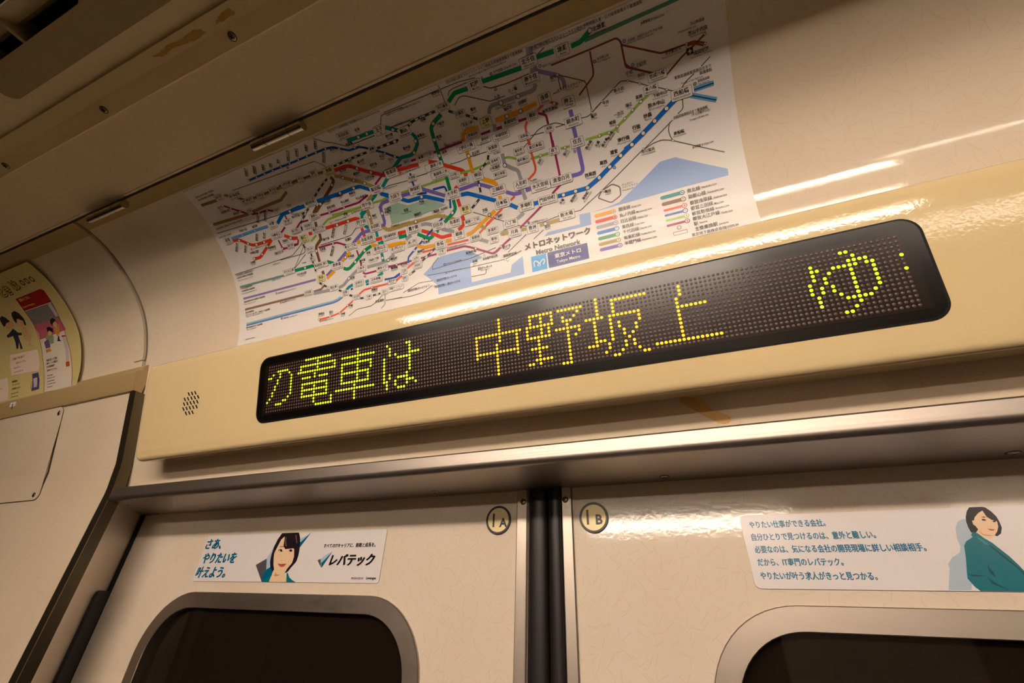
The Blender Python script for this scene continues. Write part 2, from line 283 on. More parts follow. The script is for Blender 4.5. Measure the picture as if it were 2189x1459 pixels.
ML = [('tp',3.6,[(-365.3,46.3),(-265.6,44.7)]),('tp',3.6,[(-250.6,45),(-238.9,45.5),(-233.4,49.5)]),('ty',3.4,[(-369,77.1),(-293.1,75.2)]),('hz2',3.4,[(-366.7,61.1),(-245.6,59.1)]),('mg',2.6,[(-363.3,26.9),(-222.7,27),(-216.6,27.9),(-210.6,30.1)]),('mg2',2.6,[(-363.2,24.7),(-221.9,25.1),(-215.4,26),(-208.1,28.8)]),('tn',4.2,[(-367.7,159),(-311.9,156.4),(-280.7,157.9),(-255.4,158.2),(-242.2,164.1)]),('tn',4.2,[(-366,183.5),(-338.7,182.4)]),('lb',4.6,[(-352.3,136.6),(-333.4,136.5),(-311.4,136.5),(-290.7,136.2)]),('lb',5.2,[(194,125.6),(209.7,125.5)]),('lb',5.2,[(190.7,122.4),(210,112)]),('gy',3.6,[(66.6,203),(65.2,195.9)]),('hz3',3.6,[(69.1,202.4),(68.4,194.7)]),('hz3',4.4,[(68.2,187.2),(68.9,183.2),(86.9,173),(89.6,168.7),(89.5,162.6)]),('gr2',3.6,[(114.5,190.6),(195.9,193.2)]),('bl',0.9,[(114.8,192),(192.9,194)]),('jr',0.9,[(-369.7,148.2),(-270.2,143.9),(-235.1,146.1)]),('jr',0.9,[(-371.3,94.2),(-272.3,95.3),(-241.6,111.1)]),('jr',0.8,[(-279.1,76.2),(-246,107.2)]),('jr',0.8,[(-310.1,185.8),(-188.4,182.3),(-179.7,175),(-178.9,169.3)]),('jr',0.8,[(-86.6,199.2),(-23.1,198.8),(-2.7,198.7),(13.6,196.6)]),('jr',0.8,[(-22.4,202.6),(-22.7,187)]),('jr',0.8,[(-17.1,191.1),(-15.5,194.3),(-10.5,195.5),(4.5,195.5)]),('jr',0.9,[(-14.6,182),(-8.4,186.7),(-3,186.7),(19.7,174),(34.8,173.7)]),('jr',0.9,[(-174,202.6),(-163.3,195),(-154.8,191.3),(-143.3,184.1),(-133.8,183.7),(-107.2,183.6)]),('jr',0.8,[(-96.4,189.3),(-90.5,197.9),(-65.6,197.4)]),('jr',0.9,[(-85.3,185),(-63,184.1)]),('jr',0.9,[(-39.8,133.9),(-29.4,133.3),(-16.7,134.3),(1.6,133.6)]),('jr',0.9,[(-123,132.7),(-115.8,134.2),(-91.9,132.6)]),('jr',0.9,[(-80.1,133.4),(-67,133)]),('jr',0.9,[(18.6,133.3),(34.8,132.9)]),('jr',0.9,[(48.1,134.1),(61.2,133)]),('jr',0.9,[(73,133.7),(81.9,133.5)]),('jr',0.9,[(97.8,133.8),(104,133.3),(108.3,135.4),(118.4,141.2)]),('jr',0.9,[(38.9,126.2),(56.4,136.8),(63.5,138.3),(74,137.5),(81.8,133.2)]),('jr',0.9,[(111.4,137.6),(130.2,147.7),(136.9,151.6),(143.2,149.8),(152.2,144.7),(159.4,140.1)]),('jr',0.9,[(166.3,136.7),(173.1,132.6),(180.6,128.3)]),('jr',0.9,[(184,121.8),(183.5,113.9),(178.6,111.1)]),('jr',0.9,[(173.5,107.5),(145.8,90.9)]),('jr',0.9,[(171.1,106.8),(168.9,100.7),(169.5,95.1),(171.1,91.1)]),('jr',0.9,[(171.1,91.1),(162.1,94.3),(154.2,93.7),(145.8,90.9)]),('jr',0.9,[(171.1,90.9),(209.7,68.3)]),('jr',0.9,[(145.5,91.4),(103.1,66.1),(79.5,52.8)]),('jr',0.9,[(89.2,58.7),(81,53.2),(73.6,53.2)]),('jr',0.9,[(59.5,53.8),(42.1,51.8),(23.7,52.6),(16.1,55.6)]),('jr',0.9,[(2,63.8),(-12.3,72.2)]),('jr',0.9,[(-6,68.4),(-28.8,81.7)]),('jr',0.9,[(184,128.9),(187.9,133.3),(195.7,137.5)]),('jr',0.9,[(201.8,140.9),(209.4,145.6)]),('jr',0.9,[(-227.9,97),(-210.2,97),(-191.9,96.8),(-182.1,97.2),(-172.6,103.4)]),('jr',0.9,[(-292.5,94.4),(-255.1,93.6),(-251.6,95.8),(-251.7,101.9)]),('jr',0.9,[(-274.7,79.7),(-253,92.1)]),('jr',0.9,[(1.7,30.5),(23.3,44.3)]),('jr',0.9,[(30,37.3),(41.2,43.9)]),('jr',0.9,[(-86.2,33.6),(-39.1,34.9),(-10.7,39)]),('jr',0.9,[(-86.2,33.6),(-85.6,39),(-77.3,45.2)]),('jr',0.9,[(-92.8,28.2),(-40.2,25.1),(-1.8,24.1),(15.9,28.8)]),('jr',0.9,[(-40.9,14.2),(-24.3,13.5),(-24,18.3)]),('jr',0.9,[(-124.6,15.7),(-104,22.4),(-85.8,20.9)]),('jr',0.9,[(-148.7,11.6),(-115.1,9.1),(-99.7,9.9),(-87.5,15.6)]),('jr',0.9,[(-198.4,3.6),(-186.9,9.4),(-167.2,9.2),(-160.4,12.8),(-150.3,20.6)]),('tb',0.9,[(-153.3,3.1),(-148.4,7.1),(-148.7,19.3)]),('tb',0.9,[(-148,11.5),(-126,10.6)]),('tb',0.9,[(85.7,174.1),(85.4,161.9)]),('tb',0.9,[(85.7,174.1),(106.3,162.4),(108.1,160.4),(108.1,137.6)]),('tb',0.9,[(72.4,194),(80.5,197.6)]),('tb',0.9,[(78,160.9),(82.8,161.1)]),('ks',1.6,[(82.4,182.9),(117.3,183),(140,183.6),(143,180),(143.4,163.2),(145.7,159.7),(165.5,147.4)]),('ks',1.6,[(117,181.8),(116.5,166.9),(115.6,163),(100.2,152.4)]),('ks',1.6,[(142.9,177.5),(172.5,160.8),(192.5,160.5),(198.8,160.5),(206.6,156.5)]),('ks',1.6,[(192.3,159.2),(198.6,159),(206.3,154.6)]),('ks',1.6,[(207.3,162.6),(199.9,158.5),(187.8,152.5),(174.2,143.5)]),('ks',1,[(18.1,187.6),(23.8,184),(39.5,182.7),(61.7,183.1)]),('ks',1.6,[(142.9,177.5),(143.3,160.4),(163.9,148.8)]),('dl',1.2,[(103.1,66.1),(98,60.1),(109.4,52),(118.9,56.4),(119.5,64.5),(113.2,69.2),(104.8,66.5)]),('yr',2.6,[(-325.9,183.9),(-312.7,177.3),(-301.3,169.8),(-278.8,169.2),(-258.6,169.7),(-239.3,169.8),(-218.9,170.5)]),('fk',2.6,[(-325,184.8),(-311.8,178.2),(-300.5,170.8),(-277.9,170.3),(-257.8,170.8),(-238.4,170.9),(-218.1,171.6)]),('yr',2.6,[(-249.3,171.1),(-229,169.4),(-207.8,169.7),(-185.9,168.5)]),('fk',2.6,[(-248.3,172.2),(-228.1,170.6),(-207,170.8),(-185.2,169.6)]),('rs',4.6,[(-256.1,113.4),(-262.7,113.5),(-265.6,115.5),(-273.7,120.4)]),('rs',4.6,[(-294.1,120.5),(-306.5,120.5),(-319.2,120.6),(-325.7,121.7),(-332,125.4),(-341.8,132.7),(-352,133.8)]),('rs',4.6,[(-294.1,120.5),(-304.2,114.7),(-316.4,107.7),(-322.1,104.8),(-331.2,105.4)]),('rs',4.8,[(-170.6,166.8),(-155.8,166.8),(-150.9,165.5),(-136.9,156.7),(-116.4,145.3),(-112.9,144.8)]),('rs',4.8,[(-98.7,145.6),(-73.5,144)]),('rs',4.8,[(-61.8,143),(-54.9,140.5),(-48.6,136.5),(-29.5,125),(-26.8,121.7),(-26.9,118.4)]),('rs',4.8,[(-25.8,121.7),(-27.3,118.8)]),('rs',4.8,[(-39,111.3),(-42.4,109.7)]),('rs',4.8,[(-42.7,99.4),(-42,91.4)]),('rs',4.8,[(-42,81.8),(-41.3,74.5),(-44.1,70.7),(-49.5,68.6)]),('rs',4.8,[(-58.1,65.4),(-70.3,65.8),(-81.2,73.3),(-92.5,79)]),('rs',4.8,[(-111.8,83.1),(-121.5,83.8)]),('rs',4.8,[(-116.8,83.2),(-122.2,83.2)]),('rs',4.8,[(-143.3,83.9),(-151.8,84.2)]),('rs',4.8,[(-165.3,91),(-165.8,101.1)]),('rs',4.8,[(-164.9,110.9),(-169.8,113.1),(-196.2,113),(-212.7,113.4)]),('rs',4.8,[(-233.7,112.9),(-238.7,113.2)]),('rs',4.8,[(-255.9,112.6),(-265.3,115),(-273.2,120.1)]),('od',2.7,[(-336,174.2),(-328.7,168.9),(-318.5,162.4),(-311,157.7)]),('od',2.7,[(-304.7,154.9),(-293.5,153.3),(-280.6,153.3),(-272.7,150.1)]),('od',2.7,[(-260.1,141.1),(-259.9,135)]),('od',2.7,[(-267.5,129),(-276,124.6)]),('od',2.7,[(-284.7,117.6),(-283.4,106.9),(-275.9,105.6)]),('od',2.7,[(-264.6,106.8),(-258.2,106.3)]),('od',2.7,[(-213.2,128.5),(-199.8,128.1),(-179.3,128.2),(-158.4,128),(-143.8,132.2)]),('od',2.7,[(-130.6,139.7),(-119.6,145.4),(-113.6,148.9),(-99.7,149.1)]),('od',2.7,[(-255,122),(-243.6,128.5),(-231.8,127.8)]),('od',2.7,[(-283.4,105.7),(-275.8,105.9)]),('od',2.7,[(-265.1,105.8),(-259.2,105.8),(-256,111.1)]),('od',2.7,[(-231.3,94.8),(-210,94.5),(-204,94),(-192.5,88.1)]),('od',2.7,[(-180.2,79.2),(-179.1,72.1)]),('od',2.7,[(-177.9,66.8),(-177.9,59.9)]),('od',2.7,[(-176.7,51.6),(-173.4,49.4),(-158.3,49.3)]),('od',2.7,[(-141.1,49.6),(-123.4,49.7)]),('od',2.7,[(-141.6,50.5),(-130.5,49.7),(-110.8,49.7)]),('od',2.7,[(-99,49.7),(-79.1,49.4)]),('od',2.7,[(-66.7,50),(-44.7,49.5),(-32.8,43.6),(-15.1,33.6),(-11.3,34),(-0.3,41)]),('od',2.7,[(-15.5,34),(-12.7,34.1),(6.2,44.5)]),('od',2.7,[(15.4,50.9),(43.1,67.9)]),('od',2.7,[(56,76.7),(65.8,82.8)]),('od',2.7,[(66.8,91.3),(67.1,123.9)]),('od',2.7,[(66.4,117.8),(67,131.2)]),('od',2.7,[(66.9,138.6),(67.1,146.6),(60.3,150.3)]),('od',2.7,[(48.4,149.4),(40,149.8)]),('od',2.7,[(23.5,149.5),(16.4,149.5)]),('od',2.7,[(23.3,150.1),(16.2,150.1)]),('od',2.7,[(10.9,150.2),(1.1,150.2)]),('od',2.7,[(-19.9,149.7),(-53.1,149.5)]),('od',2.7,[(-74.2,149.3),(-80.3,149.4)]),('od',2.7,[(-91.8,149.1),(-104.9,148.3),(-116.1,147.2)]),('sj',2.7,[(-216.6,116.9),(-205.5,121.7),(-183.3,122.5),(-156.3,122.6)]),('sj',2.7,[(-229,109.2),(-238.8,104.7)]),('sj',2.7,[(-198.1,124.4),(-156.2,122.8)]),('sj',2.7,[(-141.3,122.8),(-120.4,122.4)]),('sj',2.7,[(-127.3,123.1),(-120.7,123)]),('sj',2.7,[(-103.8,123.2),(-93.8,123)]),('sj',2.7,[(-78.7,122.7),(-49.9,122.5)]),('sj',2.7,[(-65.8,123.1),(-46.9,122.6)]),('sj',2.7,[(-32.3,122.5),(-16.2,121.9),(1.9,123)]),('sj',2.7,[(17.6,122.8),(21.9,122.3),(28.8,118.6)]),('sj',2.7,[(42.6,114.4),(52.8,114.1),(60.8,114)]),('sj',2.7,[(73,114.4),(81.9,114)]),('sj',2.7,[(97.4,114.9),(110.6,114.4),(118.4,114.9)]),('sj',2.7,[(109.7,114.9),(119.1,114.3),(124.6,114.9),(127.5,117.1),(142.8,125.8),(150.3,130.4),(157.4,133.5)]),('as',2.7,[(73.3,155.8),(80.2,151.7)]),('as',2.7,[(66.7,155.4),(60.2,152.5)]),('as',2.7,[(48.4,146.8),(45.3,143.3),(44.3,126.9)]),('as',2.7,[(45.4,130.7),(44.7,119.3),(45.3,104.9),(43.9,101.3),(35.8,96.5)]),('as',2.7,[(25.7,89.6),(23,89.5)]),('as',2.7,[(18.3,85),(13.1,82.3)]),('as',2.7,[(2.7,76.7),(-17.4,65.6)]),('as',2.7,[(-6.4,71.2),(-26.7,58.9)]),('as',2.7,[(-39.9,55.1),(-64.8,56.1)]),('as',2.7,[(-80.3,55.4),(-96,55.6)]),('as',2.7,[(-105.6,48.4),(-117.1,42.6)]),('as',2.7,[(-126.5,36.1),(-132.4,31.6)]),('as',2.7,[(-125,35.5),(-132.9,32.4)]),('as',2.7,[(-143,30.9),(-165.8,31.1),(-177.5,30.8),(-184.2,27.2)]),('as',2.7,[(-193.3,21.1),(-212.1,10.1),(-225.5,8.2),(-242.3,8)]),('mt',2.7,[(-280.5,189),(-243.3,189.5),(-218.9,189.1),(-193.1,189.3),(-168,189.4),(-158.7,188.2),(-152.3,184.7),(-142.6,179.5),(-129.6,179.2),(-123.1,175.9),(-104.8,165.1),(-95.7,158.4),(-90.7,155.7)]),('mt',2.7,[(-86.1,138.7),(-86.9,130.7),(-86.8,125.9)]),('mt',2.7,[(-86.6,117),(-74.9,115)]),('mt',2.7,[(-66.8,116.2),(-53.4,115.4),(-52.4,112.5),(-51.4,100.1),(-53.1,92.7)]),('mt',2.7,[(-61,87.8),(-67.1,84.1),(-92.7,68.9),(-106.6,60.2),(-114.5,54.5),(-115.5,47)]),('mt',2.7,[(-127.3,39.2),(-136.5,35.5),(-148.2,36.8)]),('mt',2.7,[(-127.9,38.1),(-132.6,35.8),(-148.2,36.5)]),('mt',2.7,[(-170,36.6),(-173.6,36.4)]),('mt',2.7,[(-192.6,36.2),(-195.6,35.3)]),('hb',4.6,[(65.6,186.4),(64.7,182.6)]),('hb',4.6,[(65,173.6),(62.6,169.9),(59.6,169.5),(46.5,169.6),(28.9,170),(19.5,170.2),(16.5,168.2),(15,164.3)]),('hb',4.6,[(16.9,154.6),(15.6,148.2)]),('hb',4.6,[(16.3,127.2),(15.9,116.9),(21.6,112),(27.6,107.8),(28.3,98.6)]),('hb',4.6,[(27.3,89.1),(28.5,78.7)]),('hb',4.6,[(24.3,66.4),(16.4,62.5)]),('hb',4.6,[(4.1,54.4),(-3.8,51.2)]),('hb',4.6,[(-18,47.1),(-26.8,52.1)]),('hb',4.6,[(-54.6,68.1),(-68.5,74.5)]),('hb',4.6,[(-78.1,81.6),(-85.6,84.9),(-91.8,85.2)]),('hb',4.6,[(-106.6,78),(-114.1,74.3)]),('hb',4.6,[(-132,62.7),(-140.6,58),(-147.6,56.8)]),('hb',4.6,[(-131.6,61.3),(-141.1,57.9),(-151.6,56.5),(-170.1,56.5)]),('hb',4.6,[(-184.4,56.4),(-197.3,49.4),(-205.3,43.1),(-212.8,41.7)]),('hb',4.6,[(-226.6,41.7),(-250.7,42.9)]),('nb',4.6,[(-139.2,188.5),(-125.1,187.8),(-106.5,187.2)]),('nb',4.6,[(-92.4,186.7),(-79.3,178.7)]),('nb',4.6,[(-92.3,186.9),(-79.5,179.4)]),('nb',4.6,[(-68,172.9),(-65.6,168.9),(-66.2,162.5),(-72.6,156.3),(-77.9,154.6),(-89.8,155.7),(-102.6,148.5)]),('nb',4.6,[(-113.3,141.8),(-123,134.9)]),('nb',4.6,[(-133.3,130.6),(-142.2,125.8)]),('nb',4.6,[(-157.2,117.9),(-161.6,114.5)]),('nb',4.6,[(-153.3,117.6),(-160.5,114.4),(-161.4,110.9)]),('nb',4.6,[(-161.3,102.3),(-156.8,98.8)]),('nb',4.6,[(-148.6,92.4),(-148.7,86.7)]),('nb',4.6,[(-148.2,80.9),(-148.4,78)]),('nb',4.6,[(-147.9,67.8),(-147.4,57.5)]),('nb',4.6,[(-149.6,45.2),(-156.7,42.5)]),('nb',4.6,[(-169.7,40.5),(-174.4,39.6)]),('nb',4.6,[(-192.2,40.6),(-198.4,39),(-202.2,36.3)]),('yr',4.6,[(-173.7,161.8),(-164.8,157.4),(-153.5,150.9),(-142.2,144.4),(-132.3,137.5)]),('yr',4.6,[(-139,130.4),(-147.6,126.4)]),('yr',4.6,[(-151,119),(-151.8,111.8)]),('yr',4.6,[(-151.1,117.5),(-151.2,101.6)]),('yr',4.6,[(-140.3,96.8),(-132.4,90),(-114.7,90.1)]),('yr',4.6,[(-138.2,94.7),(-133.9,90.7),(-96.8,90.2),(-70.8,89.5),(-65.1,87.6),(-50.9,80.2)]),('yr',4.6,[(-22.8,65),(-18.6,61.6)]),('yr',4.6,[(-2,51.2),(4.5,51.2)]),('yr',4.6,[(18.8,50),(24.2,49.8)]),('yr',4.6,[(38.2,49.4),(44.3,49.5),(58.8,49.7)]),('fk',4.6,[(-179.4,162.2),(-177.2,157.9),(-182,153.7),(-207.3,139.3),(-221.9,130.8)]),('fk',4.6,[(-212.3,139.1),(-220.9,132.7)]),('fk',4.6,[(-223.3,123.6),(-225,115.1)]),('fk',4.6,[(-223.7,109.8),(-224.7,103.2),(-234,97.5),(-235.8,92.9),(-235.5,78.7)]),('fk',4.6,[(-234,67.1),(-232.9,62.7)]),('hz',4.6,[(-134.6,117.6),(-134.6,109.3),(-134.7,100),(-136.4,96.7),(-139.6,97.1)]),('hz',4.6,[(-121.4,120),(-130.3,119.7),(-133.7,117),(-135.2,109.1)]),('hz',4.6,[(-128.7,119.8),(-122.1,119.8)]),('hz',4.6,[(-105.6,120.2),(-93.9,120)]),('hz',4.6,[(-80,120.8),(-70.6,115.5),(-55.4,106.5)]),('hz',4.6,[(-38.2,107.6),(-18.8,108),(-11.2,104.5),(0,97.9)]),('hz',4.6,[(10.7,91.3),(17.9,87.2),(25.8,86.6)]),('hz',4.6,[(30.5,87.3),(37.5,87.4)]),('hz',4.6,[(54.4,87),(56.9,87)]),('hz',4.6,[(78,87.6),(85.7,87.3),(88.9,88.7),(89.5,91.6),(89.3,110.9)]),('hz',4.6,[(89.2,119),(89,130.1)]),('hz',4.6,[(89.8,137.9),(89.6,143.6)]),('hz',4.6,[(-155.4,96),(-167,96.2),(-183,87.7)]),('hz',4.6,[(-194.9,80.8),(-209.4,72.4)]),('hz',4.6,[(-219.8,64.8),(-228.9,59.8)]),('cy',4.8,[(120.5,196.1),(111.6,191),(102.9,190.5)]),('cy',4.8,[(87.6,192.1),(71.6,192.9)]),('cy',4.8,[(56.3,189.8),(18.5,191.5)]),('cy',4.8,[(3.2,190.8),(-10.6,191.5),(-19.2,186.6)]),('cy',4.8,[(-31.2,179.1),(-41.3,174.7),(-46.2,171.5),(-47,167.8),(-47.6,160),(-47.9,145.5),(-47.8,137.1)]),('cy',4.8,[(-47.9,124),(-48.4,109.7)]),('cy',4.8,[(-47.5,99.9),(-47.5,91.2),(-49.8,88.3),(-58.1,83.5),(-63.5,80.4)]),('cy',4.8,[(-72.6,74.2),(-75,73)]),('cy',4.8,[(-79.8,70.1),(-84.9,68.2),(-90,71.4),(-98.3,76.8)]),('cy',4.8,[(-111.8,78.9),(-122.2,79.2)]),('cy',4.8,[(-117.7,79.7),(-122.1,79.4)]),('cy',4.8,[(-142.8,79.5),(-146.3,79.4)]),('cy',4.8,[(-159.7,79),(-169.8,76.1),(-185.1,66.6),(-194.6,60.9),(-199.4,61),(-202.7,63.3)]),('cy',4.8,[(-215.8,72),(-224.7,76.6)]),('cy',4.8,[(-243.3,76.4),(-274.8,77.1)]),('gz',4.8,[(61.2,158.7),(44.9,157.1),(30.9,157.3),(19,157)]),('gz',4.8,[(0.6,156.6),(-11.8,157.4),(-16.6,155.8),(-19,149.5)]),('gz',4.8,[(-18.2,140.4),(-18.9,119.4)]),('gz',4.8,[(-11.1,111.3),(1.6,103.9)]),('gz',4.8,[(-10.4,110.6),(2.1,102.3),(2.7,97.6)]),('gz',4.8,[(3.1,89.9),(2.7,86.7)]),('gz',4.8,[(-5.2,76.9),(-27.5,65.4),(-34,61.7),(-41,60.9)]),('gz',4.8,[(-59,60.1),(-66.1,60.6)]),('gz',4.8,[(-79.7,59.4),(-93.1,60.5),(-102,64.7)]),('gz',4.8,[(-114.7,71.7),(-137.8,72.8)]),('gz',4.8,[(-119.5,72.6),(-138.1,73.5)]),('gz',4.8,[(-149.1,75.3),(-159.2,80.8)]),('gz',4.8,[(-172.2,87.9),(-177.2,87.2)]),('gz',4.8,[(-189.2,79.5),(-203.4,72)]),('gz',4.8,[(-216.4,63),(-228.7,56.6)]),('tz',5,[(-275.5,135.7),(-262.6,143.3),(-252.1,143.4),(-236.4,144)]),('tz',5,[(-266.3,142.9),(-258,143.5),(-228.3,143.7)]),('tz',5,[(-209.6,143.8),(-176.2,143.3),(-157.3,143.8),(-149.5,143.4),(-138.8,136.7)]),('tz',5,[(-128.7,129.7),(-119.7,124)]),('tz',5,[(-125.2,127.9),(-119.8,125.1)]),('tz',5,[(-106.2,117.2),(-98.8,112.9),(-82,112.6),(-77.1,111.7),(-57.9,101.9)]),('tz',5,[(-37.8,102.4),(-30.2,101.9),(-2,86.3)]),('tz',5,[(11.8,78.4),(18.8,73)]),('tz',5,[(36.1,72.4),(40.5,72.4)]),('tz',5,[(60.8,72.8),(66.6,72.4),(78.7,72.5),(90.5,72.3),(102.8,78.2),(112.1,84)]),('tz',5,[(90.2,72.4),(102.7,78.5),(113.9,85.1),(125.3,92),(136.5,98.4)]),('bl',0.9,[(194,125.4),(209.6,125.4)]),('bl',0.9,[(191,122.2),(210,111.9)]),('tz',5,[(129.8,95.9),(136.8,98.4),(147.9,104.7),(159.3,111.4),(170.4,118.3),(178.3,123)])]
MY = [[(-169.1,170.9),(-145.9,171.8),(-123.9,171.9)],[(-111.2,171.8),(-86.5,171.2)],[(-103.2,172.1),(-84.6,172)],[(-70.5,179.4),(-62.9,182.5),(-52.7,183.5),(-35.6,183.3)],[(-22.7,179.4),(-17.7,176.3)],[(-7.4,170.6),(2.4,163.6)],[(-184.3,161.8),(-197.2,156.3),(-213.9,146.9)],[(-224.6,139.3),(-238.4,135.3)],[(-227.6,138.5),(-244.3,127.2),(-245.7,118.6)],[(-252.1,104),(-249.6,97.3)],[(-244.3,91),(-245.2,81),(-243.6,67.3)],[(-240.6,53.7),(-227.5,45)],[(-213.1,38.7),(-208.4,36.1)],[(-197.9,29.2),(-193.2,27.2)],[(-182.6,21.8),(-176.7,21.5)],[(-165.1,21.5),(-154.8,21.7)],[(-143.6,21.6),(-138,21.8)],[(-80.1,56.3),(-99.6,45)],[(-107.9,37.5),(-115.7,34.5)],[(-19.2,92.8),(-29.6,86.2)],[(-15.4,111.2),(-16,97.9)],[(2.3,130.1),(-0.2,125.3),(-10.5,119.4)]]
